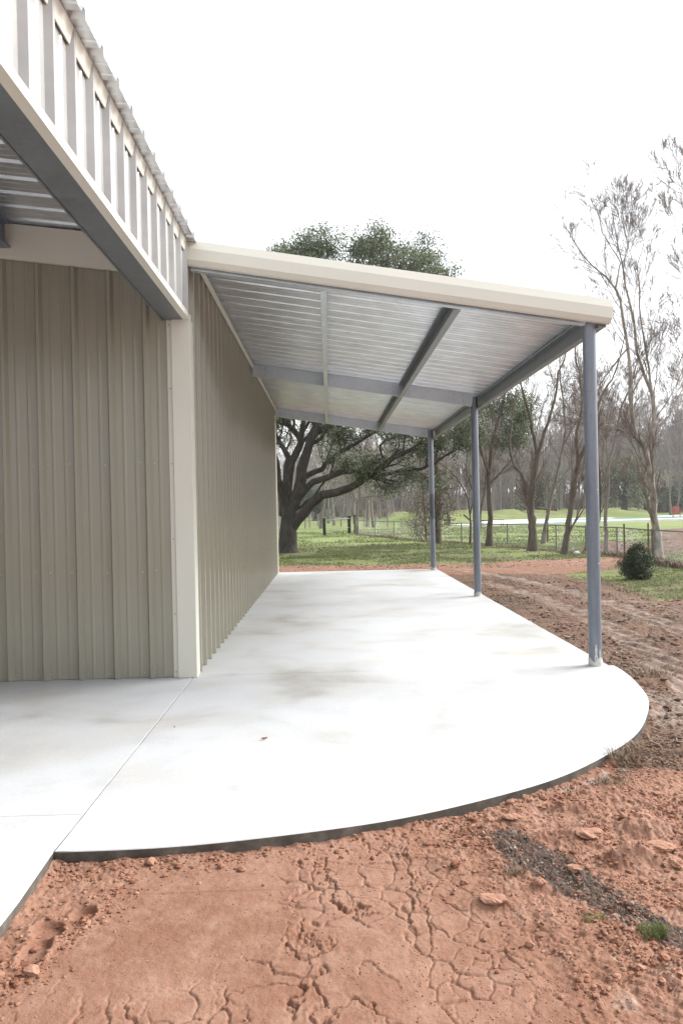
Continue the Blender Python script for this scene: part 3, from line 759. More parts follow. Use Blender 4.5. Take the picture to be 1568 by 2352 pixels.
# ------------------------------------------------------------------ blades, straw and litter
def blades(x, y, h, wd, lean, z=None, curl=.5, flat=0):
    """each blade: 2 quads+tip -> here 4-vertex strip of 2 segments"""
    n_ = len(x); z = samp(GZ, x, y) if z is None else z
    a = rng.uniform(0, 6.28, n_); dx = np.cos(a); dy = np.sin(a)
    b = a+1.57; wxv = np.cos(b)*wd; wyv = np.sin(b)*wd
    P = []
    for t, ww in ((0, 1), (.55, .8), (1, .12)):
        hx = lean*h*t**1.6; zz = h*t*(1-curl*t*.5)*(1-flat)+.004
        cx, cy, cz = x+dx*hx, y+dy*hx, z+zz
        P += [np.stack([cx-wxv*ww, cy-wyv*ww, cz], -1), np.stack([cx+wxv*ww, cy+wyv*ww, cz], -1)]
    V = np.stack(P, 1).reshape(-1, 3); o_ = (np.arange(n_)*6)[:, None]
    F = np.vstack([o_+np.array([[0, 1, 3, 2]]), o_+np.array([[2, 3, 5, 4]])])
    return V, F
def flakes(x, y, s, z0=.006, tilt=.5):
    n_ = len(x); z = samp(GZ, x, y)+z0
    a = rng.uniform(0, 6.28, n_); u = np.stack([np.cos(a), np.sin(a), rng.uniform(-tilt, tilt, n_)], -1); v = np.stack([-np.sin(a), np.cos(a), rng.uniform(-tilt, tilt, n_)], -1)
    c = np.stack([x, y, z], -1); s = s[:, None]
    V = np.stack([c-u*s, c-v*s*.45, c+u*s, c+v*s*.45], 1).reshape(-1, 3); F = (np.arange(n_)*4)[:, None]+np.arange(4)
    return V, F
# lawn: patch at right and in front of the oak
x, y = rej(26000, 4, 12, 13, 22, lambda x, y: samp(np.maximum(patch, patch2*.6), x, y)*ss(.3, .5, fbm(x*1.5, y*1.5, 3, 141))); n1 = len(x)
x2, y2 = rej(30000, -3, 13, 22.5, 34, lambda x, y: samp(grass, x, y)*ss(.40, .55, fbm(x*.9, y*.9, 3, 142)))
x3, y3 = rej(16000, -4, 18, 30, 60, lambda x, y: ss(.35, .55, fbm(x*.5, y*.5, 3, 143))*(1-samp(fence_brown, x, y)))
X_ = np.concatenate([x, x2, x3]); Y_ = np.concatenate([y, y2, y3])
hh = np.concatenate([rng.uniform(.02, .06, n1), rng.uniform(.03, .08, len(x2)), rng.uniform(.05, .12, len(x3))])
V, F = blades(X_, Y_, hh, np.concatenate([np.full(n1, .006), np.full(len(x2), .010), np.full(len(x3), .02)]), rng.uniform(.2, 1, len(X_)))
tag(npmesh('lawn_grass', V, F, grass_m), 'short green grass on the lawn and around the trees', 'grass', kind='stuff')
# leaf litter
x, y = rej(16000, -4, 14, 21, 36, lambda x, y: .25+.75*ss(.45, .6, fbm(x*.7, y*.7, 3, 151))); V, F = flakes(x, y, rng.uniform(.02, .05, len(x)))
x2, y2 = rej(2500, 2.5, 12, 5, 20, lambda x, y: .3+.7*ss(.5, .6, fbm(x*1.7, y*1.7, 3, 152))); V2, F2 = flakes(x2, y2, rng.uniform(.006, .022, len(x2)))
V, F = merge([(V, F), (V2, F2)])
tag(npmesh('leaf_litter', V, F, litter_m), 'fallen dry leaves scattered over the lawn and the bare earth', 'leaf litter', kind='stuff')
# straw on brown soil
x, y = rej(48000, 1.8, 10, 4.6, 18, lambda x, y: samp(brown, x, y)*ss(.38, .62, fbm(x*2.1, y*2.6, 3, 161)), .03)
V, F = blades(x, y, rng.uniform(.02, .075, len(x)), .0034, rng.uniform(.8, 1.8, len(x)), flat=.8)
x, y = rej(700, .4, 3.4, 2.0, 4.8, lambda x, y: samp(rough, x, y)*.5, .03); x4, y4 = rej(1500, .4, 3.2, 2.2, 4.3, lambda x, y: samp(dark, x, y)+.0, .03); x = np.concatenate([x, x4]); y = np.concatenate([y, y4])
V2, F2 = blades(x, y, rng.uniform(.01, .04, len(x)), .0008, rng.uniform(.6, 1.5, len(x)), flat=.6)
V, F = merge([(V, F), (V2, F2)])
tag(npmesh('straw', V, F, straw_m), 'dry brown straw strewn over the bare earth', 'straw', kind='stuff')
# dark strip of dead grass
x, y = rej(9000, .4, 3.0, 2.2, 4.2, lambda x, y: samp(dark, x, y)**1.5*(.15+ss(.42, .6, fbm(x*8, y*8, 2, 171))))
V, F = blades(x, y, rng.uniform(.008, .03, len(x)), .0011, rng.uniform(.5, 1.6, len(x)), flat=.45)
x, y = rej(3500, .4, 3.0, 2.2, 4.2, lambda x, y: samp(dark, x, y)**2); V2, F2 = flakes(x, y, rng.uniform(.003, .010, len(x)), .006, .8)
V, F = merge([(V, F), (V2, F2)])
tag(npmesh('dead_grass', V, F, darkdeb_m), 'dark strip of dead grass and mulch across the red clay', 'dead grass', kind='stuff')
def tuft(name, px, py, n_, r, h, mat, label, cat, wd=.0012, z=-.06, lean=.8):
    c = gp(px, py, z); a = rng.uniform(0, 6.28, n_); rr_ = r*np.sqrt(rng.random(n_)); x = c.x+np.cos(a)*rr_*1.5; y = c.y+np.sin(a)*rr_
    k = samp(SD, x, y) > .004; x, y = x[k], y[k]
    V, F = blades(x, y, rng.uniform(.35, 1, len(x))*h, wd, rng.uniform(.1, 1, len(x))*lean*(1.9 if mat is straw_m else 1), curl=.9 if mat is straw_m else .5)
    return tag(npmesh(name, V, F, mat, at=(c.x, c.y, gz(c.x, c.y))), label, cat)
tuft('grass_tuft', 1498, 2148, 260, .035, .05, grass_m, 'small fresh green grass tuft at the end of the dark strip', 'grass tuft', .0012)
tuft('grass_tuft', 1405, 1752, 320, .09, .12, straw_m, 'dry straw tuft leaning over the rounded slab edge', 'grass tuft', .0016)
tuft('grass_tuft', 1438, 1725, 160, .08, .09, straw_m, 'dry straw tuft just right of the one on the slab edge', 'grass tuft', .0016)
tuft('grass_tuft', 1400, 1800, 160, .07, .07, straw_m, 'low straw tuft below the rounded slab edge', 'grass tuft', .0014)
tuft('grass_tuft', 1180, 2008, 160, .03, .045, straw_m, 'pale straw tuft in the middle of the dark strip', 'grass tuft', .001)
tuft('grass_tuft', 1490, 1562, 260, .14, .12, straw_m, 'brown tuft of torn turf beside the slab bend', 'grass tuft', .002)
tuft('grass_tuft', 1365, 2115, 90, .03, .03, grass_m, 'sparse green sprouts in the dark strip of dead grass', 'grass tuft', .001)

# leaf on the slab
def curled_leaf(px, py, s, label, rot):
    c = gp(px, py, 0); mb = MB(); n_ = 8; vs = []
    for i in range(n_+1):
        t = i/n_; wdt = s*.42*math.sin(math.pi*min(1, t*1.02+.0))**.8+.0005
        zc = .004+.010*abs(t-.45)**1.3
        for q in (-1, -.5, 0, .5, 1):
            lx = (t-.5)*s*1.6; ly = q*wdt*(1+.12*math.sin(t*17)); lz = zc+abs(q)**2*.008
            vs.append((c.x+lx*math.cos(rot)-ly*math.sin(rot), c.y+lx*math.sin(rot)+ly*math.cos(rot), lz))
    mb.add(vs, [(i*5+k, i*5+k+1, (i+1)*5+k+1, (i+1)*5+k) for i in range(n_) for k in range(4)])
    mb.tube([(c.x-.8*s*math.cos(rot), c.y-.8*s*math.sin(rot), .008), (c.x-1.2*s*math.cos(rot), c.y-1.2*s*math.sin(rot), .012)], .0008, 5)
    tag(mb.build('fallen_leaf', leaf1_m, at=c, smooth=True, solid=.0006), label, 'leaf')
leaf1_m = simple('dry_leaf', (.16, .065, .03), (.30, .15, .07), 60, .7, .3, .002)
curled_leaf(608, 1699, .022, 'brown curled dry leaf lying in the middle of the slab', .2)
curled_leaf(401, 1673, .006, 'tiny brown leaf scrap left of the curled leaf', 1.)

# ------------------------------------------------------------------ trees
class Tree:
    def __init__(s, seed): s.r = random.Random(seed); s.stems = []; s.br = []; s.tw = []; s.tips = []
    def stem(s, pts, r0, r1, n=12, wob=.0, flare=0):
        P = catmull(pts, n); t = np.linspace(0, 1, n); R = r0*(1-t)+r1*t
        P = P+np.array([[s.r.uniform(-wob, wob) for _ in range(3)] for _ in range(n)])*np.minimum(1, t*4)[:, None]
        if flare: R = R*(1+flare*np.exp(-t*n*.9))
        s.stems.append((P, R)); return P, R
    def grow(s, p, d, L, r, lvl, prm):
        K = 5; pts = [p]; q = p; dd = d
        for i in range(K-1):
            dd = (dd+Vector((s.r.gauss(0, 1), s.r.gauss(0, 1), s.r.gauss(0, 1)))*prm['wob']+Vector((0, 0, prm['up']))).normalized()
            q = q+dd*(L/(K-1)); pts.append(q)
        rad = [r*(1-.72*i/(K-1)) for i in range(K)]
        (s.br if lvl < prm['twig'] else s.tw).append((np.array([tuple(x) for x in pts]), np.array(rad)))
        if lvl >= prm['lv']-1: s.tips.append(tuple(q)); s.tips.append(tuple(pts[3]))
        if lvl >= prm['lv']: return
        n = prm['n'][min(lvl, len(prm['n'])-1)]
        for k in range(n):
            t = s.r.uniform(.2, .98); i = min(K-2, int(t*(K-1))); f = t*(K-1)-i
            b = pts[i].lerp(pts[i+1], f); tan = (pts[i+1]-pts[i]).normalized()
            ax = tan.orthogonal().normalized(); ax.rotate(Matrix.Rotation(s.r.uniform(0, 6.283), 3, tan))
            nd = tan*math.cos(prm['ang'])+ax*math.sin(prm['ang'])
            s.grow(b, nd, L*prm['lr']*(1.1-.5*t)*s.r.uniform(.7, 1.2), max(prm['rmin']*(1-.25*t), r*.55*(1-.5*t)), lvl+1, prm)
    def side(s, P, R, n, prm, t0=.3, L=2., ang=None, lvl=0, bias=None, t1=1.0):
        for k in range(n):
            t = t0+(t1-t0)*(k+s.r.random())/n; m = len(P)-1; i = min(m-1, int(t*m)); f = t*m-i
            b = Vector(P[i]).lerp(Vector(P[i+1]), f); tan = (Vector(P[i+1])-Vector(P[i])).normalized()
            ax = tan.orthogonal().normalized(); ax.rotate(Matrix.Rotation(s.r.uniform(0, 6.283), 3, tan)); a = ang or prm['ang']
            nd = tan*math.cos(a)+ax*math.sin(a)
            if bias: nd = (nd+Vector(bias)).normalized()
            s.grow(b, nd, L*(1.15-.6*t)*s.r.uniform(.6, 1.25), max(prm['rmin'], R[i]*prm.get('rf', .5)), lvl, prm)
    def mesh(s, which, sides):
        L = {'stems': s.stems, 'br': s.br, 'tw': s.tw}[which]; by = {}
        for P, R in L: by.setdefault(len(P), []).append((P, R))
        return [tubes(np.stack([a for a, _ in v]), np.stack([b for _, b in v]), sides) for v in by.values()]
def leafcloud(tips, per, rad, size, seed, squash=.7):
    r_ = np.random.default_rng(seed); T = np.asarray(tips); n_ = len(T)*per
    C = np.repeat(T, per, 0)+r_.normal(0, 1, (n_, 3))*np.array([rad, rad, rad*squash])
    u = r_.normal(0, 1, (n_, 3)); u /= np.linalg.norm(u, axis=1, keepdims=True); v = np.cross(u, r_.normal(0, 1, (n_, 3))); v /= np.linalg.norm(v, axis=1, keepdims=True)
    s_ = size*r_.uniform(.6, 1.3, (n_, 1))
    V = np.stack([C-u*s_, C-v*s_*.5, C+u*s_, C+v*s_*.5], 1).reshape(-1, 3); F = (np.arange(n_)*4)[:, None]+np.arange(4)
    return V, F

def px_stem(T, pts, Y, r0, r1, n=12, wob=.02, dY=0, flare=0, yy=None):
    """limb through sight points at distance Y (m), drifting dY in depth"""
    m = len(pts); w3 = []
    for i, (a, b) in enumerate(pts):
        w3.append(tuple(dp(a, b, Y+dY*(i/(m-1))**1.3)))
    k = Y/FPX
    return T.stem(w3, r0*k, r1*k, n, wob, flare)

# --- the live oak
OY = gp(662, 1270).y
oak = empty('oak_tree', (gp(662, 1270).x, OY, gz(gp(662, 1270).x, OY)), 'large dark evergreen oak with a leaning thick limb, behind the far end of the building', 'tree')
T = Tree(3)
tr_ = px_stem(T, [(661, 1278), (661, 1255), (662, 1225), (664, 1195), (663, 1165)], OY, 23, 17, 10, .01, flare=.55)
fol = dict(lv=2, n=[5, 5, 4], wob=.22, up=.05, ang=.85, lr=.6, rmin=.012, twig=2)
limbs = []
def OL(pts, r0, r1, dY=0, n=14):
    pts = [(a, b if b > 800 else 800-(800-b)*.80) for a, b in pts]; limbs.append(px_stem(T, pts, OY, r0, r1, n, .05, dY)); return limbs[-1]
A = OL([(668, 1215), (687, 1188), (708, 1166), (737, 1138), (780, 1130), (816, 1115), (849, 1094), (881, 1069), (910, 1047), (937, 1033), (965, 1015)], 13, 3.2, -2)
A2 = OL([(846, 1096), (888, 1090), (925, 1083), (960, 1076), (983, 1072), (1010, 1056), (1045, 1036), (1075, 1020)], 5, 1.6, -2.5)
Bq = OL([(672, 1165), (697, 1130), (727, 1105), (759, 1094), (795, 1085), (831, 1086), (846, 1095)], 9, 4.5, -1)
Cq = OL([(675, 1140), (694, 1101), (723, 1087), (745, 1072), (766, 1051), (797, 1031), (835, 1005), (880, 985)], 8, 2.5, 1)
Dq = OL([(670, 1170), (684, 1130), (694, 1080), (705, 1040), (719, 1000), (740, 960), (765, 880), (785, 780), (790, 680), (775, 590)], 15, 2.5, -.5, 18)
E = OL([(660, 1175), (661, 1130), (666, 1080), (683, 1033), (690, 1010), (673, 986), (655, 966), (625, 900), (605, 800), (610, 700)], 11, 3, .8, 16)
E2 = OL([(690, 1012), (700, 960), (708, 860), (700, 740), (690, 620)], 7, 2.2, -.8)
Fq_ = OL([(655, 1180), (651, 1130), (660, 1080), (662, 1047), (650, 1028), (630, 1000), (600, 960), (560, 900)], 10, 3, 1)
Gq = OL([(650, 1185), (646, 1130), (638, 1094), (632, 1050), (615, 1000), (580, 950), (530, 900)], 9, 3, -1.5)
Hq = OL([(680, 1172), (694, 1159), (719, 1141), (741, 1112), (752, 1095)], 4, 1.5, 0)
D2 = OL([(740, 960), (800, 880), (850, 780), (880, 680), (890, 590)], 7, 2, -1)
D3 = OL([(765, 890), (850, 830), (920, 740), (960, 650)], 6, 2, 0)
D4 = OL([(719, 1000), (800, 950), (900, 900), (980, 850), (1020, 780)], 6, 2, -1)
D7 = OL([(690, 620), (655, 600), (630, 590), (615, 590)], 2, 1., 0)
D8 = OL([(950, 660), (970, 640), (985, 645), (995, 660)], 2, 1., 0)
D9 = OL([(890, 590), (915, 570), (935, 590), (950, 600)], 3, 1.2, 0)
D10 = OL([(775, 590), (760, 560), (740, 550), (700, 545)], 3, 1.2, 0)
D11 = OL([(785, 680), (830, 600), (850, 550), (845, 530)], 3, 1.2, 0)
D5 = OL([(880, 985), (940, 960), (1000, 950), (1060, 945)], 3, 1.4, -1)
D6 = OL([(625, 900), (580, 800), (555, 710)], 4, 1.5, 1)
for P, R in (A, A2, Cq, D5): T.side(P, R, 7, fol, .45, 1.7, bias=(0, 0, .75))
for P, R in (Dq, E, E2, D2, D3, D4): T.side(P, R, 12, fol, .35, 2.6, bias=(0, 0, .3))
for P, R in (D7, D8, D9, D10, D11): T.side(P, R, 8, fol, .15, 1.3, bias=(0, 0, .5))
for P, R in (Fq_, Gq, D6): T.side(P, R, 6, fol, .5, 1.9, bias=(0, 0, .4))
T.side(Bq[0], Bq[1], 3, fol, .3, 1.0, bias=(0, 0, .6))
T.side(A[0], A[1], 2, fol, .5, 1.3, bias=(0, 0, -1.1), t1=.7); T.side(A2[0], A2[1], 2, fol, .1, 1.0, bias=(0, 0, -.9), t1=.5)
V, F = merge([tubes(T.stems[i][0][None], T.stems[i][1][None], 14) for i in range(len(T.stems))]+T.mesh('br', 6))
# ridged bark on the thick wood
dV = (fbm(V[:, 0]*6+V[:, 1]*4, V[:, 2]*2.2, 3, 5)-.5)*.05; ctr = np.array([oak.location.x, OY])
hz = np.clip((3.2-V[:, 2])/2, 0, 1); dirv = V[:, :2]-ctr; dirv /= np.linalg.norm(dirv, axis=1, keepdims=True)+1e-6
V[:, :2] += dirv*(dV*hz)[:, None]
npmesh('trunk', V, F, bark_m, oak, smooth=True)
Vt, Ft = merge(T.mesh('tw', 3))
npmesh('twigs', Vt, Ft, bark_m, oak)
tips = np.array(T.tips); print('oak tips', len(tips))
V, F = leafcloud(tips, 10, .20, .048, 4)
npmesh('crown', V, F, oakleaf_m, oak)

# --- bare trees along the fence
bare = dict(lv=3, n=[6, 5, 4], wob=.10, up=.10, ang=.48, lr=.58, rmin=.0046, twig=1, rf=.30)
def bare_tree(name, base, label, stems, mat, seed, per=9, L=2.2, cat='tree', group=None, dY=0, prm=bare, leaf=None, Yd=None, t0=.25, tmat=None, leafmat=None, lper=4):
    b = gp(*base); Y = Yd or b.y
    zb = gz(b.x, Y); root = empty(name, (b.x, Y, zb), label, cat, group)
    T = Tree(seed)
    for i, (pts, r0, r1) in enumerate(stems):
        P, R = px_stem(T, pts, Y, r0*.84, r1*.75, 14, .03, (0 if i == 0 else T.r.uniform(-1.5, 1.5)), .45 if i == 0 else 0)
        T.side(P, R, per, prm, t0 if i == 0 else .12, L)
    V, F = merge([tubes(P[None], R[None], 10) for P, R in T.stems]); npmesh('trunk', V, F, mat, root, smooth=True)
    V, F = merge((T.mesh('br', 5) if T.br else [])+(T.mesh('tw', 3) if T.tw else [])); npmesh('branches', V, F, tmat or twig_m, root)
    if leaf:
        tp = [t for t in T.tips if leaf(t)]
        if tp:
            V, F = leafcloud(tp, lper, .22, .040, seed); npmesh('crown', V, F, leafmat or oakleaf_m, root)
    return root, T
xl = lambda px, Y: dp(px, 900, Y).x
b1 = gp(1122, 1258).y
bare_tree('half_bare_tree', (1122, 1258), 'slim tree with a leafy green top, just right of the middle canopy post', [
    ([(1122, 1262), (1124, 1220), (1125, 1180), (1123, 1100), (1127, 1040), (1140, 980), (1155, 920), (1165, 860), (1160, 800)], 8.5, 2),
    ([(1126, 1110), (1150, 1083), (1180, 1050), (1200, 1000), (1215, 940)], 3.5, 1.2), ([(1124, 1090), (1105, 1040), (1098, 980), (1085, 930)], 3.5, 1.2)],
    bark3_m, 11, 10, 1.7, leaf=lambda t: t[2] > 3.6 and t[0] < xl(1225, t[1]))
bare_tree('bare_tree', (1222, 1266), 'bare tree forking low into two main stems, between the middle and near posts', [
    ([(1222, 1268), (1223, 1230), (1221, 1190), (1220, 1163), (1224, 1103), (1234, 1039)], 12.5, 7),
    ([(1217, 1200), (1211, 1160), (1204, 1103), (1176, 1063), (1170, 1007), (1174, 960), (1185, 890)], 5.5, 1.5),
    ([(1233, 1045), (1220, 983), (1208, 931), (1192, 867), (1200, 800)], 5, 1.2),
    ([(1234, 1045), (1256, 975), (1272, 927), (1280, 863), (1296, 815), (1312, 740)], 5, 1.2)], bark3_m, 12, 9, 1.7)
bare_tree('bare_tree', (1296, 1272), 'bare trunk leaning right toward the near post, its stem splitting in a narrow fork', [
    ([(1294, 1274), (1300, 1240), (1306, 1195), (1314, 1115), (1330, 1055)], 9, 6),
    ([(1328, 1060), (1322, 1000), (1335, 935), (1330, 860), (1318, 800), (1325, 720)], 4.5, 1.2),
    ([(1330, 1058), (1348, 1007), (1364, 955), (1388, 895), (1420, 835), (1440, 740)], 4.8, 1.2)], bark3_m, 13, 9, 1.8)
bare_tree('bare_tree', (1246, 1248), 'thin bare tree leaning right, standing behind the forked tree', [
    ([(1246, 1250), (1250, 1215), (1256, 1187), (1276, 1103), (1288, 1039), (1300, 983), (1292, 927), (1283, 850), (1290, 780)], 5.5, 1.5),
    ([(1290, 1030), (1315, 980), (1345, 940), (1360, 890)], 2.5, 1)], bark2_m, 14, 9, 2.)
bare_tree('bare_tree', (1512, 1292), 'tall pale-barked bare tree with two long stems, at the right behind the bush', [
    ([(1514, 1294), (1507, 1240), (1500, 1175), (1493, 1095), (1478, 1031), (1453, 983)], 12.5, 6.5),
    ([(1456, 990), (1446, 915), (1447, 860), (1441, 793), (1426, 708), (1412, 661), (1368, 617), (1332, 579), (1290, 500)], 6.2, .9),
    ([(1481, 1040), (1500, 995), (1497, 915), (1491, 896), (1467, 823), (1453, 726), (1438, 676), (1429, 603), (1415, 544), (1400, 455)], 6.6, .9),
    ([(1496, 905), (1488, 837), (1470, 720), (1464, 617), (1479, 540)], 3.6, .8),
    ([(1430, 620), (1440, 560), (1428, 490)], 2.2, .7), ([(1412, 665), (1420, 600), (1380, 520), (1370, 470)], 2.4, .7),
    ([(1440, 800), (1400, 850), (1380, 880), (1365, 930)], 2.4, .8), ([(1497, 990), (1530, 960), (1560, 900), (1590, 840)], 2.6, .9),
    ([(1478, 1035), (1430, 990), (1395, 975), (1370, 985)], 2.5, .9)], birch_m, 15, 12, 1.8, dY=1)
bare_tree('bare_tree', (1660, 1330), 'bare tree outside the right edge whose branch tips reach into the sky', [
    ([(1665, 1330), (1668, 1100), (1660, 900), (1650, 700), (1645, 560), (1635, 450)], 12, 3),
    ([(1662, 1000), (1620, 900), (1590, 800), (1570, 730)], 4, 1), ([(1655, 760), (1620, 660), (1585, 580), (1565, 510)], 4, 1), ([(1645, 600), (1615, 520), (1595, 460), (1585, 430)], 4, 1)], bark3_m, 16, 8, 1.6)
bare_tree('bare_tree', (1392, 1275), 'narrow bare tree just right of the near post with a bulging trunk', [
    ([(1392, 1277), (1391, 1230), (1390, 1175), (1396, 1100), (1404, 1040), (1420, 960), (1444, 890), (1470, 800)], 6, 1.4)], bark2_m, 17, 10, 1.9)
bare_tree('bare_tree', (1350, 1270), 'short leaning trunk half hidden by the near post', [
    ([(1346, 1271), (1358, 1235), (1372, 1190), (1378, 1120), (1370, 1040), (1380, 940)], 8, 1.6)], bark3_m, 18, 9, 1.8)
bare_tree('sapling', (1079, 1252), 'thin bare sapling with crooked stem left of the middle post', [
    ([(1079, 1253), (1080, 1190), (1072, 1140), (1050, 1100), (1030, 1080), (1010, 1060)], 2.8, .8),
    ([(1080, 1180), (1086, 1130), (1070, 1080), (1075, 1030)], 2, .7)], bark3_m, 19, 8, 1.5)
bare_tree('sapling', (1098, 1250), 'slender bare sapling curving right behind the middle post', [
    ([(1098, 1251), (1104, 1180), (1112, 1120), (1118, 1060), (1108, 990)], 3, .9)], bark3_m, 20, 8, 1.5)
# vine covered trunks
vine = dict(lv=2, n=[5, 4], wob=.16, up=-.16, ang=1.1, lr=.6, rmin=.006, twig=1)
for base, lab, stems, sd_ in (
    ((1004, 1250), 'thick dark trunk wrapped in brown vines, right of the farthest post', [([(1004, 1252), (1005, 1180), (1007, 1120), (1001, 1060), (1010, 1000), (1020, 940)], 9, 4), ([(1000, 1252), (994, 1200), (999, 1150), (1002, 1110)], 4, 3)], 31),
    ((978, 1240), 'thin trunk hung with brown vines, left of the farthest post', [([(978, 1241), (976, 1180), (970, 1120), (965, 1050), (972, 980)], 3.2, 2)], 32),
    ((958, 1232), 'low tangle of brown vines on the fence left of the farthest post', [([(958, 1233), (955, 1200), (960, 1160), (965, 1130)], 2.5, 1.5)], 33)):
    r_, T_ = bare_tree('vine_covered_tree', base, lab, stems, bark3_m, sd_, 20, 1.0, prm=vine, leaf=lambda t: True, leafmat=vine_m, t0=.1, lper=2)
# hanging evergreen drop trees between oak and posts
for base, lab, stems, sd_ in (
    ((820, 1228), 'slim evergreen with drooping grey-green leaves beside the dark gate posts', [([(820, 1229), (818, 1200), (822, 1160), (830, 1110), (845, 1070)], 5.5, 2), ([(822, 1170), (850, 1140), (870, 1120)], 3, 1)], 34),):
    bare_tree('evergreen_tree', base, lab, stems, bark2_m, sd_, 9, 2.2, prm=dict(lv=2, n=[5, 4], wob=.2, up=-.06, ang=.9, lr=.6, rmin=.012, twig=1), leaf=lambda t: t[2] > 2.2, t0=.45)

# --- shrub in its wire cage
bp = gp(1462, 1326, -.17); zb = gz(bp.x, bp.y)
sh = empty('cedar_shrub', (bp.x, bp.y, zb), 'small dense dark green shrub standing between two thin stakes on the lawn', 'shrub')
mb = MB(); mb.tube([(bp.x, bp.y, zb-.02), (bp.x+.01, bp.y, zb+.5)], [.025, .008], 8); mb.build('stem', bark3_m, sh)
r_ = np.random.default_rng(5); n_ = 900
tt = r_.random(n_)**.8; aa = r_.uniform(0, 6.28, n_); prof_r = .30*np.sin(np.clip(tt*.86+.12, 0, 1)*np.pi)**.5; rr_ = prof_r*np.sqrt(r_.random(n_))*(1+.5*(vn(aa*2.2, tt*6, 3)-.5)*2)
TS = Tree(77)
for q in range(26): TS.grow(Vector((bp.x, bp.y, zb+.05+.02*q)), Vector((math.cos(q*2.4), math.sin(q*2.4), 1.3)).normalized(), .42-.008*q, .006, 0, dict(lv=1, n=[6], wob=.12, up=.1, ang=.5, lr=.6, rmin=.0025, twig=1))
V, F = merge(TS.mesh('br', 4)+TS.mesh('tw', 3)); npmesh('twigs', V, F, bark3_m, sh)
tp = np.stack([bp.x+rr_*np.cos(aa), bp.y+rr_*np.sin(aa), zb+.03+(.60+.12*vn(aa*1.3, aa*0, 7))*tt+.03*r_.normal(size=n_)], -1)
V, F = leafcloud(tp, 15, .026, .020, 6, 1.3); npmesh('foliage', V, F, cedar_m, sh)
for (px, by_, ty, lab) in ((1434, 1319, 1197, 'left rusty stake beside the dark green shrub'), (1489, 1309, 1195, 'right rusty stake beside the dark green shrub')):
    a = gp(px, by_, -.17); h_ = (by_-ty)/FPX*a.y
    mb = MB(); z0 = gz(a.x, a.y)-.05
    mb.extrude([(-.018,-.004), (.018,-.004), (.018,.004), (.004,.004), (.004,.026), (-.004,.026), (-.004,.004), (-.018,.004)], (a.x, a.y, z0), (1,0,0), (0,1,0), (.0, 0, h_+.05))
    mb.tube([(a.x, a.y+.03, z0+.15), (a.x, a.y+.03, z0+.2)], .012, 6)
    tag(mb.build('stake', rust_m, at=(a.x, a.y, z0)), lab, 'stake', 'stakes beside the shrub')

# ------------------------------------------------------------------ chain link fence
fl = [gp(a, b) for a, b in ((823, 1229), (905, 1237), (985, 1244), (1060, 1250), (1165, 1257), (1277, 1264), (1345, 1271), (1417, 1280), (1497, 1292), (1590, 1308), (1760, 1335))]
fe = empty('chain_link_fence', fl[0], 'low grey chain link fence with thin posts running behind the bare trees', 'fence')
FH = .92; rail = []
posts = []
for i in range(len(fl)-1):
    a, b = fl[i], fl[i+1]; k = max(1, round((b-a).length/3.2))
    for j in range(k): posts.append(a.lerp(b, j/k))
posts.append(fl[-1])
for p in posts:
    z0 = gz(p.x, p.y); mb = MB(); mb.tube([(p.x, p.y, z0-.05), (p.x, p.y, p.z+FH-.02), (p.x, p.y, p.z+FH)], [.026, .026, .012], 8)
    mb.build('fence_post', fence_m, fe)
mb = MB(); mb.tube([(p.x, p.y+.03, p.z+FH-.03-.015*(i % 2)) for i, p in enumerate(posts)], .019, 6); mb.build('top_rail', fence_m, fe)
Pl, Rl = [], []
for i in range(len(posts)-1):
    a, b = posts[i], posts[i+1]; L = (b-a).length; k = int(L/.09)
    for j in range(k):
        for sgn in (1, -1):
            q0 = a.lerp(b, j/k); q1 = a.lerp(b, min(1, max(0, j/k+sgn*.85/L)))
            z0, z1 = q0.z, q0.z+.88
            f = abs((q1-q0).length)/.85
            Pl.append([(q0.x, q0.y, z0), (q1.x, q1.y, z0+.88*f)]); Rl.append([.0022, .0022])
V, F = tubes(np.array(Pl), np.array(Rl), 3); npmesh('wire_mesh', V, F, fence_m, fe)

# gate of dark posts with a pipe rail
gt = empty('farm_gate', gp(745, 1231), 'pipe gate hung between dark square wooden posts beyond the oak', 'gate')
gp_ = [(745, 1231, 1190, 3.4), (802, 1225, 1185, 3.6), (816, 1226, 1183, 3.2), (821, 1224, 1184, 2.2)]
for px, by_, ty, wd in gp_:
    a = gp(px, by_); k = a.y/FPX; h_ = (by_-ty)*k; mb = MB(); ww = wd*k
    mb.bbox(a.x-ww, a.x+ww, a.y-ww, a.y+ww, a.z-.1, a.z+h_, .02); mb.build('gate_post', wood_m, gt)
a, b = gp(746, 1231), gp(803, 1225)
mb = MB(); mb.tube([(a.x, a.y, a.z+.93), (b.x, b.y, b.z+.97)], .032, 8); mb.build('top_pipe', fence_m, gt)
mb = MB(); mb.tube([(a.x, a.y, a.z+.35), (b.x, b.y, b.z+.38)], .02, 8); mb.build('lower_pipe', fence_m, gt)
# wire fence with weathered posts further off
wf = empty('wire_fence', gp(700, 1216), 'line of weathered grey fence posts with wires across the field left of the gate', 'fence')
pp = [gp(640, 1222), gp(661, 1219), gp(682, 1217), gp(701, 1214), gp(711, 1212), gp(730, 1210), gp(764, 1209), gp(783, 1209), gp(836, 1209), gp(862, 1209), gp(890, 1210)]
for p in pp:
    mb = MB(); z0 = gz(p.x, p.y); mb.tube([(p.x, p.y, z0-.1), (p.x+.02, p.y, z0+1.15)], [.07, .06], 8); mb.build('fence_post', greywood_m, wf)
mb = MB()
for z in (.4, .7, 1.0): mb.tube([(p.x, p.y, gz(p.x, p.y)+z) for p in pp], .008, 4)
mb.build('fence_wire', fence_m, wf)

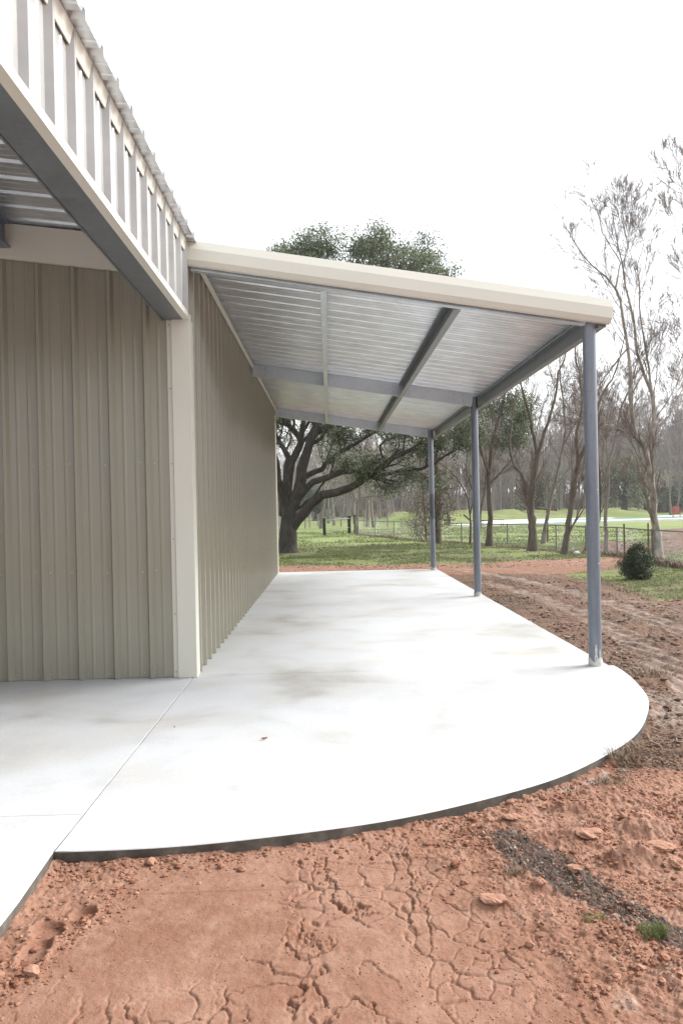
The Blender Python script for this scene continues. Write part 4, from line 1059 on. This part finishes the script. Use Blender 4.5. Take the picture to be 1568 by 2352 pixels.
# ------------------------------------------------------------------ pool and things round it
pl = empty('swimming_pool', gp(1045, 1210), 'long in-ground pool with white concrete deck beyond the fence', 'pool')
P0, P1, P2, P3 = Vector((9.6, 62.5)), Vector((52, 74)), Vector((49, 88)), Vector((15.5, 77))
def quadin(f):
    c = (P0+P1+P2+P3)/4; e1 = (P1-P0).normalized(); e2 = (P3-P0).normalized()
    return [P0+(e1+e2)*f*1.2+e1*f*2.5, P1+(-e1+e2)*f, P2+(-e1-e2)*f, P3+(e1-e2)*f]
mb = MB(); out = [P0, P1, P2, P3]; inn = quadin(2.6); zt, z0 = -.04, -.3
vs = [(p.x, p.y, zt) for p in out]+[(p.x, p.y, zt) for p in inn]+[(p.x, p.y, z0) for p in out]+[(p.x, p.y, z0) for p in inn]
fs = [(i, (i+1) % 4, (i+1) % 4+4, i+4) for i in range(4)]+[(i, i+8, (i+1) % 4+8, (i+1) % 4) for i in range(4)]+[(i+4, (i+1) % 4+4, (i+1) % 4+12, i+12) for i in range(4)]
mb.add(vs, fs); mb.build('pool_deck', pooldeck_m, pl)
mb = MB(); mb.add([(p.x, p.y, -.10) for p in inn], [(0, 1, 2, 3)]); mb.build('water', water_m, pl)
def adirondack(loc, rz, label):
    root = empty('garden_chair', loc, label, 'chair'); c, s = math.cos(rz), math.sin(rz)
    def bld_(name, mb): 
        mb.v = [(loc[0]+x*c-y*s, loc[1]+x*s+y*c, loc[2]+z) for x, y, z in mb.v]; mb.build(name, redwood_m, root)
    m = MB()
    for k in range(5):
        x = -.24+k*.12; m.add([(x-.05, .25, .30), (x+.05, .25, .30), (x+.055, .62, 1.08-.03*abs(k-2)**1.5), (x-.055, .62, 1.08-.03*abs(k-2)**1.5), (x-.05, .275, .30), (x+.05, .275, .30), (x+.055, .645, 1.08-.03*abs(k-2)**1.5), (x-.055, .645, 1.08-.03*abs(k-2)**1.5)], [(0,1,2,3), (7,6,5,4), (0,4,5,1), (1,5,6,2), (2,6,7,3), (3,7,4,0)])
    bld_('backrest', m)
    m = MB()
    for k in range(4): m.box(-.28, .28, -.25+k*.13, -.14+k*.13, .38-k*.025, .40-k*.025)
    bld_('seat', m)
    for x in (-.34, .34): m = MB(); m.box(x-.07, x+.07, -.32, .45, .55, .575); bld_('armrest', m)
    for x in (-.3, .3):
        m = MB(); m.box(x-.02, x+.02, -.27, -.19, 0, .549); bld_('leg', m)
        m = MB(); m.box(x-.02, x+.02, .36, .43, 0, .549); bld_('leg', m)
a = gp(1553, 1189, -.04); adirondack((a.x, a.y, -.04), 2.6, 'red wooden garden chair on the far pool deck at the right')
a = gp(1130, 1208, -.04); tb = empty('garden_table', a, 'low dark table standing on the near end of the white pool deck', 'table')
mb = MB(); mb.box(a.x-.75, a.x+.75, a.y-.4, a.y+.4, .36, .40); mb.build('tabletop', blackfab_m, tb)
for dx in (-.68, .68):
    for dy in (-.33, .33): mb = MB(); mb.tube([(a.x+dx, a.y+dy, -.04), (a.x+dx, a.y+dy, .36)], .025, 6); mb.build('leg', blackfab_m, tb)
a = gp(1094, 1206, -.04); lo = empty('pool_lounger', a, 'dark reclining lounger left of the low table by the pool', 'lounger')
mb = MB(); mb.box(a.x-.45, a.x+.9, a.y-.3, a.y+.3, .26, .31); mb.build('seat', blackfab_m, lo)
mb = MB(); mb.extrude([(-.45, .31), (-.95, .78), (-.99, .74), (-.49, .27)], (a.x, a.y-.3, 0), (1,0,0), (0,0,1), (0, .6, 0)); mb.build('backrest', blackfab_m, lo)
for dx in (-.4, .8):
    for dy in (-.25, .25): mb = MB(); mb.tube([(a.x+dx, a.y+dy, -.04), (a.x+dx, a.y+dy, .26)], .02, 6); mb.build('leg', blackfab_m, lo)
# T-shaped clothesline pole
a = gp(1257, 1244); cl = empty('clothesline_pole', a, 'rusty T-shaped clothesline pole behind the thin leaning tree', 'pole')
zt = dp(1257, 1170, a.y).z
mb = MB(); mb.tube([(a.x, a.y, a.z-.1), (a.x, a.y, zt)], .04, 10); mb.build('upright', rust_m, cl)
mb = MB(); k = a.y/FPX; mb.tube([(a.x-21*k, a.y, zt+.06), (a.x+21*k, a.y, zt-.03)], .045, 10); mb.tube([(a.x-22*k, a.y, zt+.06), (a.x-20.5*k, a.y, zt+.06)], .065, 10); mb.tube([(a.x+20.5*k, a.y, zt-.03), (a.x+22*k, a.y, zt-.03)], .07, 10); mb.build('crossbar', rust_m, cl)
# litter
a = gp(1324, 1273); V, F = icos(3); k_ = 1+.9*(fbm(V[:, 0]*2.5+5, V[:, 1]*2.5+V[:, 2]*2, 3, 3)-.5)
V = V*k_[:, None]*np.array([.10, .07, .06])+np.array([a.x, a.y, gz(a.x, a.y)+.05])
tag(npmesh('plastic_bag', V, F, white_m, at=(a.x, a.y, a.z)), 'crumpled white plastic bag lying at the foot of the fence', 'bag')

# ------------------------------------------------------------------ far trees
farp = dict(lv=3, n=[5, 4, 3], wob=.14, up=.10, ang=.55, lr=.62, rmin=.016, twig=1)
def ribbons(L):
    P = np.stack([a[[0, 2, 4]] for a, _ in L]); R = np.stack([b[[0, 2, 4]] for _, b in L])*1.25; n_ = len(P)
    T_ = P[:, 2]-P[:, 0]; u = np.cross(T_, np.random.default_rng(2).normal(size=(n_, 3))); u /= np.linalg.norm(u, axis=1, keepdims=True)+1e-9
    V = np.stack([P-u[:, None]*R[..., None], P+u[:, None]*R[..., None]], 2).reshape(-1, 3); o_ = (np.arange(n_)*6)[:, None]
    return V, np.vstack([o_+np.array([[0, 1, 3, 2]]), o_+np.array([[2, 3, 5, 4]])])
protos = []
for s in range(6):
    T = Tree(100+s); h = 11+s*.6
    pts = [(0, 0, -.3), (T.r.uniform(-.3, .3), 0, h*.3), (T.r.uniform(-.6, .6), T.r.uniform(-.4, .4), h*.6), (T.r.uniform(-.8, .8), 0, h)]
    P, R = T.stem(pts, .17, .03, 10, .08, .3); T.side(P, R, 16, farp, .22, 3.6)
    if s % 2: P2, R2 = T.stem([tuple(P[3]), (P[3][0]+.9, .4, h*.55), (P[3][0]+1.6, .7, h*.9)], .10, .025, 10, .08); T.side(P2, R2, 9, farp, .2, 2.8)
    St = merge([tubes(a[None], b[None], 7) for a, b in T.stems]); Br = merge(T.mesh('br', 4)+[ribbons(T.tw)]); Br = (Br[0], Br[1]) 
    protos.append((St, Br))
pm = []
for (Vs_, Fs_), (Vb, Fb) in protos:
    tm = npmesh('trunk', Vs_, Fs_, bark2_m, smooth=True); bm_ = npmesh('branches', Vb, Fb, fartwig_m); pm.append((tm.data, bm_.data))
    bpy.data.objects.remove(tm); bpy.data.objects.remove(bm_)
r_ = random.Random(9)
spots = []
for k in range(34):
    px = 640+k*28+r_.uniform(-14, 14); Y = r_.uniform(62, 105); 
    if 1040 < px < 1600 and Y < 92: Y = r_.uniform(92, 112)
    p = dp(px, 1180, Y); spots.append((p.x, Y))
for k, (x, y) in enumerate(spots):
    z = gz(x, y)
    root = empty('bare_tree', (x, y, z), 'slender bare grey tree standing in front of the far wood beyond the green field', 'tree', 'bare grey trees in front of the far wood')
    td, bd = pm[k % 6]; s = r_.uniform(.62, .95); rz = r_.uniform(0, 6.28)
    root.rotation_euler = (r_.uniform(-.05, .05), r_.uniform(-.06, .06), rz); root.scale = (s, s, s*r_.uniform(.9, 1.1))
    for nm, d_ in (('trunk', td), ('branches', bd)):
        o = bpy.data.objects.new(nm, d_); COL.objects.link(o); o.parent = root
# the far wood reads as one mass
parts = []
for k in range(330):
    px = 560+r_.random()*1250; Y = r_.uniform(112, 200); p = dp(px, 1180, Y)
    (Vs_, Fs_), (Vb, Fb) = protos[k % 6]
    a = r_.uniform(0, 6.28); s = r_.uniform(.85, 1.2)*(1.0+.35*min(1, max(0, (px-900)/500))); ca, sa = math.cos(a), math.sin(a)
    for VV, FF in ((Vs_, Fs_), (Vb, Fb)):
        W = np.stack([(VV[:, 0]*ca-VV[:, 1]*sa)*s+p.x, (VV[:, 0]*sa+VV[:, 1]*ca)*s+Y, VV[:, 2]*s-.2], -1)
        for f in FF: parts.append((W, f))
V, F = merge(parts); print('far wood', len(V))
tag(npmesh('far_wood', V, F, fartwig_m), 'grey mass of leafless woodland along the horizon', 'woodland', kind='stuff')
# dark evergreen oaks among the far wood
for (px, py, Y, w_, h_, lab) in ((1432, 1192, 90, 7, 7, 'dark spreading evergreen far behind the pool, left of the pale tall tree'), (1232, 1186, 100, 6, 6.5, 'dark evergreen far behind the pool between the forked trees'),
                                 (1555, 1184, 120, 8, 6, 'dark evergreen far off at the right edge'), (725, 1186, 110, 6, 6, 'dim evergreen far beyond the oak trunk')):
    p = dp(px, py, Y); z = gz(p.x, Y); T = Tree(int(px)); root = empty('evergreen_tree', (p.x, Y, z), lab, 'tree')
    P, R = T.stem([(p.x, Y, z-.2), (p.x+.2, Y, z+1.5), (p.x, Y, z+h_*.6)], .4, .15, 8, .05, .3)
    T.side(P, R, 14, dict(lv=1, n=[6], wob=.25, up=.05, ang=1.05, lr=.6, rmin=.03, twig=3), .3, w_*.55)
    V, F = merge([tubes(a[None], b[None], 8) for a, b in T.stems]+T.mesh('br', 4)); npmesh('trunk', V, F, bark_m, root)
    V, F = leafcloud(T.tips, 22, .55, .16, int(px)); npmesh('crown', V, F, oakleaf_m, root)
# undergrowth
def brush(name, pts, n_, h, wd, mat, label, cat, spread=2.):
    x, y = [], []
    for i in range(len(pts)-1):
        a, b = gp(*pts[i]), gp(*pts[i+1]); m = n_//(len(pts)-1); t = rng.random(m)
        x.append(a.x+(b.x-a.x)*t+rng.normal(0, spread*.3, m)); y.append(a.y+(b.y-a.y)*t+rng.normal(0, spread, m))
    x = np.concatenate(x); y = np.concatenate(y)
    V, F = blades(x, y, h*rng.uniform(.3, 1, len(x))*(.5+vn(x*.4, y*.4, 3)), wd, rng.uniform(.1, .6, len(x))); tag(npmesh(name, V, F, mat), label, cat, kind='stuff')
brush('tall_dry_grass', [(640, 1187), (760, 1186), (900, 1186), (1050, 1185)], 9000, 1.9, .06, straw_m, 'tall golden dry grass along the far side of the field', 'grass', 6)
brush('brushwood', [(1060, 1181), (1300, 1178), (1568, 1174), (1900, 1170)], 16000, 3.6, .05, litter_m, 'low brown brushwood under the far trees', 'brush', 8)
brush('fence_weeds', [(823, 1230), (985, 1245), (1165, 1258), (1345, 1272), (1497, 1293), (1590, 1309)], 9000, .22, .007, straw_m, 'dry weeds along the foot of the chain link fence', 'weeds', .25)

# ------------------------------------------------------------------ air
mb = MB(); mb.box(-330, 420, -70, 560, -4, 34)
hz = mb.build('haze', dark_m, None)
hm = bpy.data.materials.new('haze'); hm.use_nodes = True; hm.node_tree.nodes.clear()
vo = hm.node_tree.nodes.new('ShaderNodeVolumePrincipled'); ho = hm.node_tree.nodes.new('ShaderNodeOutputMaterial')
vo.inputs['Color'].default_value = (.93, .94, .96, 1); vo.inputs['Density'].default_value = .0006; vo.inputs['Anisotropy'].default_value = .2
hm.node_tree.links.new(vo.outputs[0], ho.inputs['Volume']); hz.data.materials.clear(); hz.data.materials.append(hm)
tag(hz, 'faint pale haze in the air over the field', 'haze', kind='stuff')

n_ = 26000; y = rng.uniform(150, 240, n_); x = np.array([dp(520, 1180, 1).x]*n_)*y+rng.random(n_)*(dp(1750, 1180, 1).x-dp(520, 1180, 1).x)*y
V, F = blades(x, y, rng.uniform(.4, 1, n_)*(3+6*vn(x*.06, y*.05, 9)), .13, rng.uniform(.05, .35, n_), z=np.full(n_, -.3))
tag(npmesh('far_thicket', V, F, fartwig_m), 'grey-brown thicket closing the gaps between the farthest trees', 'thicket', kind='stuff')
